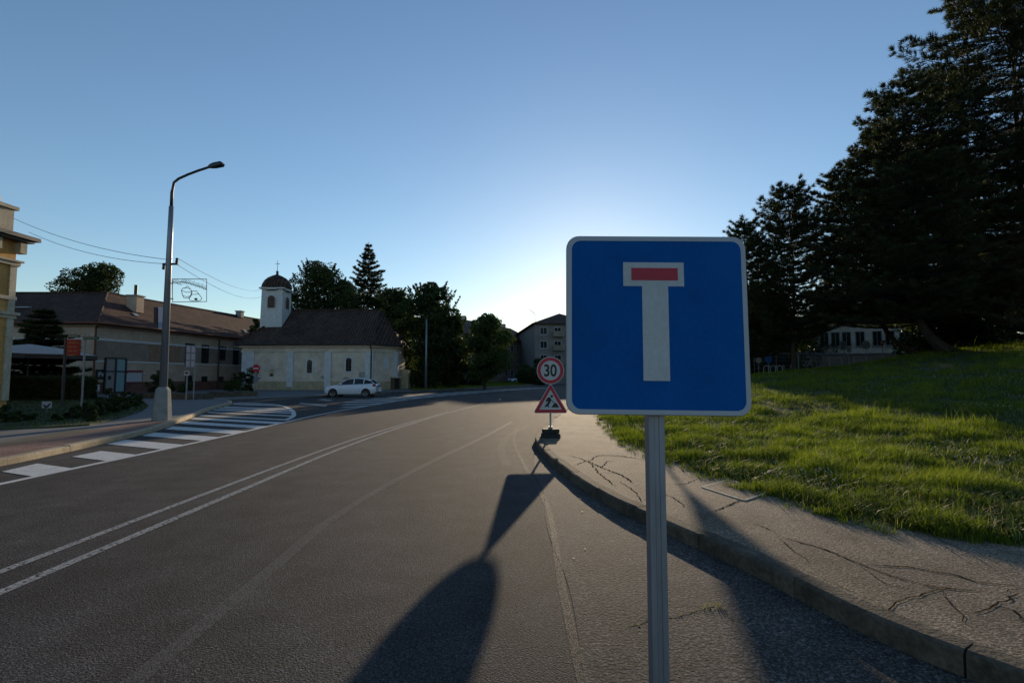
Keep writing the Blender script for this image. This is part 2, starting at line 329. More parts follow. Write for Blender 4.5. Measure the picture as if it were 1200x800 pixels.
# ================================================================== SETTING
def structure(o): return tag(o, kind='structure')
def sheet(name, poly, z, m, thick=None, tri=True):
    mb = MB()
    if thick: mb.prism(poly, z-thick, z)
    else: mb.add([(x,y,z) for x,y in poly], [tuple(range(len(poly)))])
    return structure(mb.build(name, m))
def lerp_poly(pts, y):                    # x at given y along polyline with growing y
    for (x0,y0),(x1,y1) in zip(pts, pts[1:]):
        if y0 <= y <= y1: return x0+(x1-x0)*(y-y0)/(y1-y0)
    return pts[0][0] if y < pts[0][1] else pts[-1][0]
def resample(pts, step):
    out = []; 
    for a, b in zip(pts, pts[1:]):
        a = Vector(a); b = Vector(b); L = (b-a).length; n = max(1, int(L/step))
        for i in range(n): out.append(a + (b-a)*i/n)
    out.append(Vector(pts[-1])); return out
def smooth_poly(pts, n=4):                # Catmull-Rom
    P_ = [Vector(p) for p in pts]; out = []
    for i in range(len(P_)-1):
        p0 = P_[max(i-1,0)]; p1 = P_[i]; p2 = P_[i+1]; p3 = P_[min(i+2,len(P_)-1)]
        for k in range(n):
            t = k/n; out.append(.5*((2*p1)+(-p0+p2)*t+(2*p0-5*p1+4*p2-p3)*t*t+(-p0+3*p1-3*p2+p3)*t**3))
    out.append(P_[-1]); return out
def offset_poly(pts, d):                  # positive d = to the right of travel
    out = []
    for i, p in enumerate(pts):
        t = (pts[min(i+1,len(pts)-1)]-pts[max(i-1,0)]).normalized(); out.append(Vector((p.x+t.y*d, p.y-t.x*d)))
    return out
def ribbon(mb, pts, d0, d1, z, mi=0, jit=0):
    a = offset_poly(pts, d0); b = offset_poly(pts, d1); n = len(pts)
    if jit:
        a = [p+Vector((random.uniform(-jit,jit),0)) for p in a]; b = [p+Vector((random.uniform(-jit,jit),0)) for p in b]
    mb.add([(p.x,p.y,z) for p in a]+[(p.x,p.y,z) for p in b], [(i,i+1,i+1+n,i+n) for i in range(n-1)], mi)

mb = MB(); nseg = 64
mb.add([(0,0,-.06)]+[(2600*math.cos(2*math.pi*k/nseg), 2600*math.sin(2*math.pi*k/nseg), -.06) for k in range(nseg)], [(0,k+1,(k+1)%nseg+1) for k in range(nseg)])
structure(mb.build('ground', M['ground']))
sheet('road', [(-70,-25),(14,-25),(14,170),(-70,170)], 0, M['asphalt'])
sheet('side_road', [tuple(G(px,py)[:2]) for px,py in ((298,467.5),(380,466),(345,478),(340,472.5),(277,470.5))]+[(-18,29.5),(-24,33),(-55,38),(-55,46),(-30,46),(-25.5,43)], .004, M['asphalt_side'])

# kerb on the right, from behind the camera to the corner and on round it
KR = smooth_poly([(6.6,-3.5),(4.7,-.4),(3.35,1.5),(2.3,3.0),(1.91,4.3),(1.42,5.7),(1.16,6.5),(.90,7.9),(.66,9.8),(.55,11.6),(.56,12.6),(.76,14),(1.09,16.2),(1.9,20.5),(2.9,25),(4.4,33),(6.2,45),(9,62),(14,84)], 8)
KZ = .135
def kerb(name, pts, m, W_=.15, z=KZ, side=1, stone=1.0):
    """stones along the polyline (road edge), widening to the given side"""
    mb = MB(); prof = [(0,-.05),(0.004,z-.03),(.010,z-.012),(.03,z),(W_,z+.002)]
    d = 0; rr = random.Random(3)
    pts = resample([tuple(p) for p in pts], .25)
    i = 0; k = 0
    while i < len(pts)-1:
        L = 0; j = i
        while j < len(pts)-1 and L < stone: L += (pts[j+1]-pts[j]).length; j += 1
        seg = pts[i:j+1]; dz = rr.uniform(-.009,.009); do = rr.uniform(-.009,.009)
        t0 = (seg[1]-seg[0]).normalized(); seg = [p+Vector((rr.uniform(-1,1),rr.uniform(-1,1)))*.003 for p in seg]; t1 = (seg[-1]-seg[-2]).normalized()
        seg = [seg[0]+t0*.005] + seg[1:-1] + [seg[-1]-t1*.005]
        rows = [offset_poly(seg, side*(o+do)) for o, _ in prof]; n = len(seg)
        vs = [(p.x,p.y,zz+dz*(1 if zz > 0 else 0)) for r_, (_, zz) in zip(rows, prof) for p in r_]
        fs = [(a*n+b, a*n+b+1, (a+1)*n+b+1, (a+1)*n+b) for a in range(len(prof)-1) for b in range(n-1)]
        fs += [tuple(a*n for a in range(len(prof)))[::-1], tuple(a*n+n-1 for a in range(len(prof)))]
        mb.add(vs, fs); i = j
    return structure(mb.build(name, m))
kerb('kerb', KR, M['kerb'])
inner = offset_poly(KR, .14)
LAWN_L = [(15,1.0),(10,2.5),(6,3.95),(4.5,4.5),(3.65,4.95),(3.38,5.5),(3.13,6.26),(2.84,7.75),(2.48,10.3),(2.6,13.5),(3.1,18.6),(4.4,24),(7.1,40),(9.4,54),(12,66)]
def lawn_x(y): return lerp_poly(LAWN_L[::1] if False else sorted(LAWN_L, key=lambda p: p[1]), y)
mb = MB(); rows = []; 
# pavement between kerb and lawn: fan of strips, with gentle heave
pv = resample([tuple(p) for p in inner], .3); n = len(pv); vs = []; fs = []
NC = 10
for i, p in enumerate(pv):
    t = (pv[min(i+1,n-1)]-pv[max(i-1,0)]).normalized(); nn = Vector((t.y,-t.x))
    wd = 14 if p.y < 3.5 else (5 if p.y < 5 else 3.2)
    if p.y < 3.5: nn = Vector((.93,.37)).normalized()
    for k in range(NC+1):
        q = p + nn*wd*k/NC
        h = mnoise.noise(Vector((q.x*.9,q.y*.9,3)))*.003
        vs.append((q.x,q.y,KZ-.006+h))
for i in range(n-1):
    for k in range(NC): fs.append((i*(NC+1)+k, (i+1)*(NC+1)+k, (i+1)*(NC+1)+k+1, i*(NC+1)+k+1))
mb.add(vs, fs)
# cracks follow the photographed ones; they belong to the pavement
def crack(mb, pxs, w0, z=KZ-.0018, seed=0, mi=1, amp=.02):
    rr = random.Random(seed); base = smooth_poly([tuple(G(a,b,z)[:2]) for a,b in pxs], 6)
    base = resample([tuple(p) for p in base], .035)
    base = [p+Vector((rr.uniform(-amp,amp)*.5, rr.uniform(-amp,amp)*.5))+Vector((mnoise.noise(Vector((p.x*6,p.y*6,seed))),mnoise.noise(Vector((p.x*6,p.y*6,seed+9)))))*amp for p in base]
    N = len(base); l = []; r_ = []
    for i, p in enumerate(base):
        t = (base[min(i+1,N-1)]-base[max(i-1,0)]); t = t.normalized() if t.length > 1e-6 else Vector((1,0))
        w_ = w0*1.6*(.35+.9*abs(mnoise.noise(Vector((i*.35,seed,0)))))*min(1,(i+1)/6,(N-i)/6); l.append(p+Vector((t.y,-t.x))*w_); r_.append(p-Vector((t.y,-t.x))*w_)
    mb.add([(p.x,p.y,z) for p in l]+[(p.x,p.y,z) for p in r_], [(i,i+1,i+1+N,i+N) for i in range(N-1)], mi)
zc = 2.4
def c1(l): return [(700+a/zc, 480+b/zc) for a,b in l]
for k, (l, w_) in enumerate([
    ([(330,285),(400,255),(430,250),(470,232)], .010), ([(520,358),(620,385),(740,432),(840,470),(960,498),(1130,514)], .009),
    ([(740,434),(860,440),(1000,462),(1080,485),(1200,494)], .010), ([(1130,514),(1200,500)], .008),
    ([(800,580),(830,548),(900,520),(985,500)], .0065), ([(1055,572),(1110,552),(1155,528),(1200,517)], .0075), ([(1110,552),(1165,560),(1200,600)], .009),
    ([(960,498),(1010,560),(1040,600)], .006), ([(740,434),(800,480),(900,510)], .005), ([(430,318),(470,330),(500,345)], .006),
    ([(0,130),(60,128),(128,140)], .012), ([(10,175),(60,180),(75,190)], .008), ([(185,235),(230,255),(245,275)], .009), ([(60,200),(100,225),(130,262)], .007),
    ([(190,205),(240,208),(290,190)], .006), ([(560,240),(600,270),(640,300),(700,315)], .008), ([(930,350),(1000,380),(1060,410)], .005), ([(500,355),(560,400),(600,430)], .004)]):
    crack(mb, c1(l), w_, seed=k)
for k, (l, w_) in enumerate([([(664,533),(680,537),(706,548),(728,556),(742,566)], .012), ([(690,540),(706,533),(750,537)], .010), ([(672,545),(690,540),(700,552),(722,570)], .009), ([(655,507),(700,508)], .008), ([(660,497),(697,499)], .008), ([(706,548),(712,540),(722,541)], .008)]):
    crack(mb, l, w_, seed=40+k, amp=.03)
structure(mb.build('pavement', [M['pave'], M['crack']]))

# service hatch set in the pavement
q = [G(a,b,KZ+.004) for a,b in ((823,570),(855,561.5),(902,576),(872,585.5))]
hc = sum((v for v in q), Vector())/4
hatch = thing('service_hatch', 'flat concrete service hatch with pale edge set in the right pavement', 'hatch', (hc.x,hc.y,KZ))
mb = MB()
for a, b in zip(q, q[1:]+q[:1]):
    t = (b-a).normalized(); nn = Vector((-t.y,t.x,0))*.016; z0 = KZ-.02; z1 = KZ+.005
    mb.prism([((a+nn).x,(a+nn).y),((b+nn).x,(b+nn).y),((b-nn).x,(b-nn).y),((a-nn).x,(a-nn).y)], z0, z1)
mb.build('frame', M['stone_pale'], hatch)
mb = MB(); ins = [hc+(v-hc)*.96 for v in q]; mb.prism([(v.x,v.y) for v in ins], KZ-.02, KZ+.003); mb.build('cover', M['pave'], hatch)

# rough old asphalt along the right gutter
gut = [p for p in KR if -1 < p.y < 10.6]; gl = [Vector((.40+.03*math.sin(p.y*2)-(.0 if p.y < 7.5 else 0), p.y)) for p in gut]
gl = [Vector((min(l.x, g.x-.02), l.y)) for l, g in zip(gl, gut)]
mb = MB(); N = len(gut); mb.add([(p.x,p.y,.004) for p in gl]+[(p.x,p.y,.004) for p in gut], [(i,i+N,i+N+1,i+1) for i in range(N-1)])
crack(mb, [(735,735),(768,724),(790,722),(812,716),(838,708)], .014, z=.0055, seed=77)
crack(mb, [(838,708),(852,717),(866,735)], .008, z=.0055, seed=78)
structure(mb.build('gutter_asphalt', [M['asphalt_old'], M['soil']]))

# --- road markings
def line(mb, pts, wd, z=.006, mi=0):
    pts = resample([tuple(p) for p in smooth_poly(pts, 6)], .6); ribbon(mb, pts, -wd/2, wd/2, z, mi)
mk = MB()
EDGE = [(-7.55,-6),(-7.56,4),(-7.56,8.7),(-7.58,13.2),(-7.78,17.5),(-7.9,21),(-7.75,25.5),(-7.3,31.5),(-6.6,36.5),(-5.1,42),(-2.6,49.5),(1.2,59),(7,70)]
line(mk, EDGE, .14)
structure(mk.build('edge_line', M['paint']))
mk = MB()
line(mk, [(-3.78,-6),(-3.78,6),(-3.76,11.3),(-3.45,16),(-2.7,22.5),(-1.6,29)], .10, mi=0)
line(mk, [(-4.17,-6),(-4.17,5.7),(-4.03,12),(-3.62,16.5),(-2.84,22.8)], .09, mi=0)
structure(mk.build('centre_lines', M['paint_worn']))
mk = MB(); line(mk, [(-1.98,-4),(-1.98,3.4),(-2.0,6),(-1.6,9),(-.7,13.7),(.0,18)], .12, z=.005); structure(mk.build('asphalt_seam', M['seam'])); mk = MB(); line(mk, [(.42,-3),(.37,3.2),(.43,6.4),(.2,9.5),(.05,13),(.25,17)], .06, z=.0075)
line(mk, [(-.1,9.3),(-.25,11.5),(-.05,14),(.5,16.5)], .16, z=.005)
structure(mk.build('faint_seams', M['seam_faint']))
# hatched area on the left
KL = smooth_poly([(-9.05,-8),(-9.02,6),(-9.06,9.06),(-9.3,10.7),(-9.5,11.7),(-10.25,14.8),(-12.0,19.2),(-14.2,24.5),(-16.3,30),(-20,34),(-26,37)], 8)
EDP = resample([tuple(p) for p in smooth_poly(EDGE, 6)], .2)
nose = smooth_poly([tuple(G(a,b)[:2]) for a,b in ((334,492.5),(344,487),(341,480),(326,474.5),(300,472.3),(279,471.6))], 6)
def hit(o, d, poly):
    best = None
    for a, b in zip(poly, poly[1:]):
        e = b-a; den = d.x*e.y-d.y*e.x
        if abs(den) < 1e-9: continue
        t = ((a.x-o.x)*e.y-(a.y-o.y)*e.x)/den; s_ = ((a.x-o.x)*d.y-(a.y-o.y)*d.x)/den
        if 0 <= s_ <= 1 and t > .15 and (best is None or t < best): best = t
    return best
mk = MB(); ribbon(mk, nose, -.09, .09, .009)
bound = [p for p in EDP if p.y < 19.6] + [Vector(p) for p in nose]
acc = 0; nexts = 0; cnt = 0
for i in range(1, len(bound)):
    acc += (bound[i]-bound[i-1]).length
    if bound[i].y > 8.2 and acc >= nexts:
        nexts = acc+1.36; cnt += 1
        o1 = bound[i]; d = Vector((-.91,.42)).normalized()
        
        cand = [p for p in bound[i:] if (p-o1).length < .76]
        o2 = cand[-1] if cand else o1
        res = []
        for o in (o1, o2):
            t = hit(o, d, KL); t2 = hit(o+d*.05, d, nose) if o.y > 17.5 else None
            if t2 and (t is None or t2 < t): t = t2
            res.append(t)
        if None in res: continue
        a, b = o1+d*(res[0]-.12), o2+d*(res[1]-.12)
        if cnt <= 1: a = o1+d*1.05; b = o2+d*1.2
        elif cnt == 2: a = o1+d*1.25; b = o2+d*1.3
        mk.add([(o1.x,o1.y,.0065),(a.x,a.y,.0065),(b.x,b.y,.0065),(o2.x,o2.y,.0065)], [(0,3,2,1)])
structure(mk.build('hatched_marking', M['paint']))
# second hatched strip beyond the junction
mk = MB(); far = [p for p in EDP if p.y > 27]; up = offset_poly(far, -3.0)
s_ = 0
for i in range(0, len(far)-14, 11):
    wdt = min(3.1, .8+ .25*i/3) if i < 40 else 2.9
    a = far[i]; b = far[min(i+4,len(far)-1)]; t = (b-a).normalized(); nn = Vector((-t.y,t.x)); sl_ = t*(-1.6)
    mk.add([(a.x,a.y,.0065),(b.x,b.y,.0065),((b+nn*wdt+sl_).x,(b+nn*wdt+sl_).y,.0065),((a+nn*wdt+sl_).x,(a+nn*wdt+sl_).y,.0065)], [(0,1,2,3)])
structure(mk.build('far_hatched_marking', M['paint']))
mk = MB()
for pts in ([(352,471.5),(384,474),(382,476.5),(350,473)],[(371,468.4),(378,467.2),(392,468.6),(385,469.8)]):
    mk.add([tuple(G(a,b,.009)) for a,b in pts], [(0,1,2,3)])
for y0 in (33,):
    x0 = lerp_poly([(-1.3,30),(0,38),(2.2,48),(6,60)], y0); mk.box(x0-.06,x0+.06,y0,y0+3,.008,.010)
structure(mk.build('arrow_marking', M['paint_worn']))

# --- left pavement
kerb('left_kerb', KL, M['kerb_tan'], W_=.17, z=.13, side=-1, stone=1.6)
KLi = offset_poly(KL, -.16); KLm = offset_poly(KL, -1.55)
pv = KLi; N = len(pv)
left_far = [(-90,42),(-90,-8)]
mb = MB(); mb.prism([tuple(p) for p in KLi]+[(-60,40),(-60,-8)], -.03, .118); structure(mb.build('left_pavement', M['pave_far']))
near = [p for p in KL if p.y < 17.2]
mb = MB(); ribbon(mb, near, -.17, -1.25, .126, jit=0); structure(mb.build('brick_strip', M['brickpave']))
mb = MB(); a = offset_poly([p for p in near if p.y < 15], -1.25); b = offset_poly([p for p in near if p.y < 15], -1.9); N = len(a)
mb.add([(p.x+.1*mnoise.noise(Vector((p.x,p.y*2,0))),p.y,.124) for p in a]+[(p.x-.25*mnoise.noise(Vector((p.x*2,p.y*1.3,5))),p.y,.124) for p in b], [(i,i+1,i+1+N,i+N) for i in range(N-1)]); structure(mb.build('dirt_strip', M['soil']))
# left planted lawn
LL = [tuple(G(a,b,.13)[:2]) for a,b in ((-120,516),(0,503),(60,500.5),(105,498),(140,490),(165,482),(174,476),(168,470.5),(140,467.5),(104,465),(60,466),(0,466.5),(-120,468),)]
sheet('left_lawn', LL[::-1], .16, M['lawn'], .1)
# plaza in front of the church and the long house, one step up
PB = [tuple(G(a,b,.1)[:2]) for a,b in ((253,467.6),(300,466.6),(376,463.6),(420,461),(476,458.2),(530,455.8),(575,453.5),(640,449.8))]
mb = MB(); mb.prism(PB+[(45,150),(-110,150),(-110,47),(-40,41.5)], -.03, .1); structure(mb.build('plaza', M['pave_far']))
kb = [Vector(p) for p in PB]; kerb('far_kerb', kb, M['kerb'], W_=.15, z=.105, side=-1, stone=1.5)
VG = [tuple(G(a,b,.11)[:2]) for a,b in ((482,457.3),(530,455.3),(575,453.0),(612,451.2),(627,449.0),(612,447.6),(560,447.6),(520,448.4),(478,450.5))]
sheet('verge', VG[::-1], .13, M['lawn_dry'], .1)
# lawn on the right: rising towards the pines
BX = [8,12,16,19,21.3,24,26,29,32,45,100]; BZ = [0,.33,.74,1.05,1.32,1.78,2.1,2.45,2.68,3.6,5]
def lawn_z(x, y):
    a = max(0, min(y,34)-8)*.036*min(1, max(0,(x-3.2)/6)); a = a*a/(a+.25)
    b = float(np.interp(x*min(1,32/max(y,1)),BX,BZ))*min(1, max(0,(y-5)/14))
    edge = min(1, max(0, (x-lawn_x(y))/1.2))
    return .125 + a + b + .05*edge + .05*mnoise.noise(Vector((x*.35,y*.35,1)))*edge
ys = np.concatenate([np.arange(1.0,12,.25), np.arange(12,30,.6), np.arange(30,66,2.0)])
ss = np.concatenate([np.arange(0,3,.2), np.arange(3,12,.6), np.arange(12,90,3.0)])
V = []
for y in ys:
    x0 = lawn_x(y)
    for s_ in ss:
        jx = .07*mnoise.noise(Vector((y*2.3,0,0)))*(1 if s_ < 1 else 0); x = x0+s_+jx
        V.append((x, y, lawn_z(x,y)-(.03 if s_ == 0 else 0)))
ns = len(ss); F = [(j*ns+i, j*ns+i+1, (j+1)*ns+i+1, (j+1)*ns+i) for j in range(len(ys)-1) for i in range(ns-1)]
structure(np_mesh('lawn', np.array(V), np.array(F), M['lawn'], smooth=True))

# ================================================================== BUILDINGS
def wall_s(p, A, B):
    t = Vector((B[0]-A[0], B[1]-A[1])).normalized(); return (p.x-A[0])*t.x+(p.y-A[1])*t.y
def win_on(parent, A, B, s0, s1, z0, z1, frame_m, glass_m, d=.0, fw=.07, bars=(1,1), name='window', sill=False, arch=False):
    mb = MB(); e = d+.05
    mb.slab(A,B,s0-fw,s0,z0-fw,z1+fw,d-.03,e); mb.slab(A,B,s1,s1+fw,z0-fw,z1+fw,d-.03,e)
    mb.slab(A,B,s0,s1,z0-fw,z0,d-.03,e); mb.slab(A,B,s0,s1,z1,z1+fw,d-.03,e)
    for k in range(1,bars[0]+1):
        c = s0+(s1-s0)*k/(bars[0]+1); mb.slab(A,B,c-.025,c+.025,z0,z1,d+.012,e-.012)
    for k in range(1,bars[1]+1):
        c = z0+(z1-z0)*(1-.33*k) if bars[1]==1 else z0+(z1-z0)*k/(bars[1]+1); mb.slab(A,B,s0,s1,c-.025,c+.025,d+.012,e-.014)
    o = mb.build(name, frame_m, parent)
    MB().slab(A,B,s0,s1,z0,z1,d-.02,d+.008).build('pane', glass_m, o)
    if sill: MB().slab(A,B,s0-.12,s1+.12,z0-fw-.06,z0-fw-.005,d,d+.14).build('sill', frame_m, o)
    return o

# ---- church
CA = (-28.6, 54.2); CB = (-14.7, 53.8); CC = (-12.75, 56.6); CD = (-12.6, 60.4); CE = (-14.6, 63.0); CF = (-28.3, 63.0)
foot = [CA, CB, CC, CD, CE, CF]; EH = 4.85
ch = thing('church', 'small cream plastered chapel with steep tiled roof, a bell turret and a white cross-topped dome', 'church', (-21.5,57,0))
MB().prism([p for p in foot], 0, EH).build('wall', M['plaster_cream'], ch)
mb = MB()
for A,B in zip(foot, foot[1:]+foot[:1]):
    L = (Vector(B)-Vector(A)).length; mb.slab(A,B,-.02,L+.02,.0,1.0,0,.035)
mb.build('plinth', M['plaster_stain'], ch)
mb = MB()
for A,B in zip(foot, foot[1:]+foot[:1]):
    L = (Vector(B)-Vector(A)).length; mb.slab(A,B,-.1,L+.1,EH-.75,EH-.62,.003,.09); mb.slab(A,B,-.2,L+.2,EH-.28,EH-.02,.003,.22)
mb.build('cornice', M['plaster_cream'], ch)
for a,b in ((90,145),(292,320),(459,488),(640,676)):          # pilasters on the long wall
    s0 = wall_s(W(260+a/3.81,430,CA,CB),CA,CB); s1 = wall_s(W(260+b/3.81,430,CA,CB),CA,CB)
    MB().slab(CA,CB,max(s0,.02),s1,.4,EH-.75,.004,.12).build('pilaster', M['plaster_white'], ch)
L2 = (Vector(CC)-Vector(CB)).length
MB().slab(CB,CC,L2-.55,L2-.02,.5,EH-.75,.004,.12).build('pilaster', M['plaster_white'], ch)
MB().slab(CC,CD,.02,.6,.5,EH-.75,.004,.12).build('pilaster', M['plaster_white'], ch)
def arch_poly(s0, s1, z0, z1, n=8):
    r = (s1-s0)/2; c = (s0+s1)/2; zz = z1-r
    return [(s0,z0),(s1,z0)]+[(c+r*math.cos(a), zz+r*math.sin(a)) for a in [math.pi*k/n for k in range(n+1)]]
def wall_plate(mb, A, B, poly, d0, d1):
    A2 = Vector(A); t = (Vector(B)-A2).normalized(); nn = Vector((t.y,-t.x)); k = len(poly)
    vs = [(A2.x+t.x*s+nn.x*d1, A2.y+t.y*s+nn.y*d1, z) for s,z in poly]+[(A2.x+t.x*s+nn.x*d0, A2.y+t.y*s+nn.y*d0, z) for s,z in poly]
    mb.add(vs, [tuple(range(k)), tuple(range(k,2*k))[::-1]]+[(i+k,(i+1)%k+k,(i+1)%k,i) for i in range(k)])
for (xa,xb,ya,yb) in ((380,404,576,636),(554,580,568,628)):
    p0 = W(260+xa/3.81,270+yb/3.81,CA,CB); p1 = W(260+xb/3.81,270+ya/3.81,CA,CB); s0,s1 = wall_s(p0,CA,CB),wall_s(p1,CA,CB); z0,z1 = p0.z,p1.z
    mb = MB(); wall_plate(mb,CA,CB,arch_poly(s0-.17,s1+.17,z0-.17,z1+.17),.002,.06); o = mb.build('arched_window', M['plaster_white'], ch)
    mb = MB(); wall_plate(mb,CA,CB,arch_poly(s0,s1,z0,z1),.05,.066); mb.build('pane', M['glass'], o)
    mb = MB(); c = (s0+s1)/2; mb.slab(CA,CB,c-.02,c+.02,z0,z1-.05,.064,.08)
    for k in range(1,5): mb.slab(CA,CB,s0,s1,z0+(z1-z0)*k/5-.015,z0+(z1-z0)*k/5+.015,.064,.078)
    mb.build('grille', M['darkmetal'], o)
p0 = W(260+212/3.81,270+650/3.81,CA,CB); p1 = W(260+234/3.81,270+617/3.81,CA,CB)
mb = MB(); wall_plate(mb,CA,CB,arch_poly(wall_s(p0,CA,CB),wall_s(p1,CA,CB),p0.z,p1.z),.002,.04); mb.build('blind_niche', M['plaster_stain'], ch)
mb = MB(); c = wall_s(p1,CA,CB)-.25; mb.slab(CA,CB,c-.14,c+.14,p0.z,p0.z+.26,.05,.065); mb.build('vent', M['black'], ch)
p0 = W(260+720/3.81,270+618/3.81,CB,CC); p1 = W(260+747/3.81,270+563/3.81,CB,CC)
mb = MB(); wall_plate(mb,CB,CC,arch_poly(wall_s(p0,CB,CC),wall_s(p1,CB,CC),p0.z,p1.z),.002,.035); mb.build('blind_niche', M['plaster_white'], ch)
for (cx_,cy_,w_,h_,sd_) in ((468,655,34,12,1),(556,660,16,9,2),(640,645,34,22,3),(225,690,20,8,4),(160,660,18,7,5),(303,668,9,7,6)):
    rr = random.Random(sd_); pl_ = []
    for k in range(14):
        a = 2*math.pi*k/14; q_ = W(260+(cx_+w_*math.cos(a)*rr.uniform(.55,1.1))/3.81, 270+(cy_-h_*math.sin(a)*rr.uniform(.5,1.1))/3.81, CA, CB); pl_.append((wall_s(q_,CA,CB),q_.z))
    mb = MB(); wall_plate(mb,CA,CB,pl_,.0,.004+.001*sd_); mb.build('worn_plaster_patch', M['smudge'], ch)
# little shrine cabinet against the apse
p0 = W(260+752/3.81,457,CB,CC); s0 = wall_s(p0,CB,CC); 
sh = MB().slab(CB,CC,s0,s0+1.15,.1,1.35,.04,.35).build('cabinet', M['wood'], ch)
MB().slab(CB,CC,s0-.12,s0+1.27,1.35,1.5,.04,.45).build('ledge', M['stone_pale'], sh)
MB().slab(CB,CC,s0+.3,s0+.9,.2,1.3,.345,.365).build('door', M['black'], sh)
MB().box(CC[0]-.1,CC[0]+.9,58.6,60.2,0,2.3).build('buttress', M['plaster_stain'], ch)
# roof: hipped, apse facets
def roof_mesh(foot, ridge, eh, over, thick=.14):
    c = sum((Vector(p) for p in foot), Vector((0,0)))/len(foot)
    out = []
    n = len(foot)
    for i in range(n):
        a = (Vector(foot[i])-Vector(foot[i-1])).normalized(); b = (Vector(foot[(i+1)%n])-Vector(foot[i])).normalized()
        na = Vector((a.y,-a.x)); nb = Vector((b.y,-b.x)); m = (na+nb); m = m/max(.3,m.dot(na)); out.append(Vector(foot[i])+m*over)
    return out
EO = roof_mesh(foot, None, EH, .55)
R0 = (-25.2,58.6,8.95); R1 = (-15.2,58.4,8.95)
def church_roof(dz):
    e = [(p.x,p.y,EH-.02+dz) for p in EO]; r0 = (R0[0],R0[1],R0[2]+dz); r1 = (R1[0],R1[1],R1[2]+dz)
    return e+[r0,r1], [(0,1,7,6),(1,2,7),(2,3,7),(3,4,7),(4,5,6,7),(5,0,6)]
mb = MB(); v,f = church_roof(.12); mb.add(v,f); v2,f2 = church_roof(-.03); mb.add(v2,[t[::-1] for t in f2]); mb.add([*v[:6],*v2[:6]],[(i,i+6,(i+1)%6+6,(i+1)%6) for i in range(6)])
rf = mb.build('roof', M['roof_church'], ch)
mb = MB(); mb.tube([(R0[0],R0[1],9.10),(R1[0],R1[1],9.10)],.13,6)
for e in (EO[1],EO[2],EO[3]): mb.tube([(R1[0],R1[1],9.09),(e.x,e.y,EH+.14)],.11,6)
for e in (EO[0],EO[5]): mb.tube([(R0[0],R0[1],9.09),(e.x,e.y,EH+.14)],.11,6)
mb.build('ridge_tiles', M['roof_church'], rf)
mb = MB(); s0 = wall_s(W(438.3,430,CA,CB),CA,CB); A2 = Vector(CB); mb.tube([(CB[0]-.05,CB[1]-.75,EH-.02),(CB[0]-.05,CB[1]-.2,EH-.5),(CB[0]-.05,CB[1]-.2,.1)],.07,8); mb.build('drainpipe', M['darkmetal'], ch)
mb = MB(); mb.tube([(EO[0].x,EO[0].y-.06,EH+.02),(EO[1].x,EO[1].y-.06,EH+.02),(EO[2].x+.06,EO[2].y,EH+.02)],.08,6); mb.build('gutter', M['darkmetal'], ch)
# turret
TX0 = P(304.5,370,56.0).x; TX1 = P(330.5,370,56.0).x; TY0 = 56.0; TY1 = 58.4; TZ = P(310,338,56).z
tw = MB().prism([(TX0,TY0),(TX1,TY0),(TX1,TY1),(TX0,TY1)],5.8,TZ, top=[(TX0+.08,TY0+.08),(TX1-.08,TY0+.08),(TX1-.08,TY1-.08),(TX0+.08,TY1-.08)]).build('bell_turret', M['plaster_white'], ch)
cx = (TX0+TX1)/2; cy = (TY0+TY1)/2; hw = (TX1-TX0)/2
mb = MB(); k = hw+.14; 
mb.prism([(cx-k,cy-k),(cx+k,cy-k),(cx+k,cy+k),(cx-k,cy+k)],TZ-.02,TZ+.13)
for (A,B) in (((cx-hw,cy-hw-.02),(cx+hw,cy-hw-.02)),((cx+hw+.02,cy-hw),(cx+hw+.02,cy+hw))):
    wall_plate(mb,A,B,arch_poly(hw-.62,hw+.62,TZ-.1,TZ+.45),.0,.16)
mb.build('cornice', M['plaster_white'], tw)
mb = MB(); prof = [(1.30,0),(1.34,.18),(1.26,.55),(1.08,.95),(.80,1.28),(.42,1.52),(.14,1.64),(.10,1.8)]
mb.lathe([(r*hw/1.02,z) for r,z in prof],(cx,cy,TZ+.12),8,ph=math.pi/8); mb.build('dome', M['roof_church'], tw)
mb = MB(); zt = TZ+1.9; mb.tube([(cx,cy,zt-.1),(cx,cy,zt+.25),(cx,cy,zt+1.5)],[.05,.028,.02],8); mb.lathe([(.02,0),(.13,.08),(.16,.16),(.12,.26),(.02,.33)],(cx,cy,zt),10)
mb.box(cx-.24,cx+.24,cy-.02,cy+.02,zt+1.08,zt+1.13); mb.build('cross', M['darkmetal'], tw)
for (A,B) in (((cx-hw,cy-hw),(cx+hw,cy-hw)),((cx+hw,cy-hw),(cx+hw,cy+hw))):
    z0 = P(310,361,56).z; z1 = P(310,345.5,56).z
    mb = MB(); wall_plate(mb,A,B,arch_poly(hw-.47,hw+.47,z0,z1),.0,.03); o = mb.build('louvred_window', M['plaster_white'], tw)
    mb = MB(); wall_plate(mb,A,B,arch_poly(hw-.40,hw+.40,z0+.05,z1-.06),.03,.045); mb.build('shutter', M['wood'], o)
    mb = MB()
    for q_ in range(9): mb.slab(A,B,hw-.38,hw+.38,z0+.12+q_*.13,z0+.15+q_*.13,.045,.07)
    mb.build('louvre', M['darkmetal'], o)

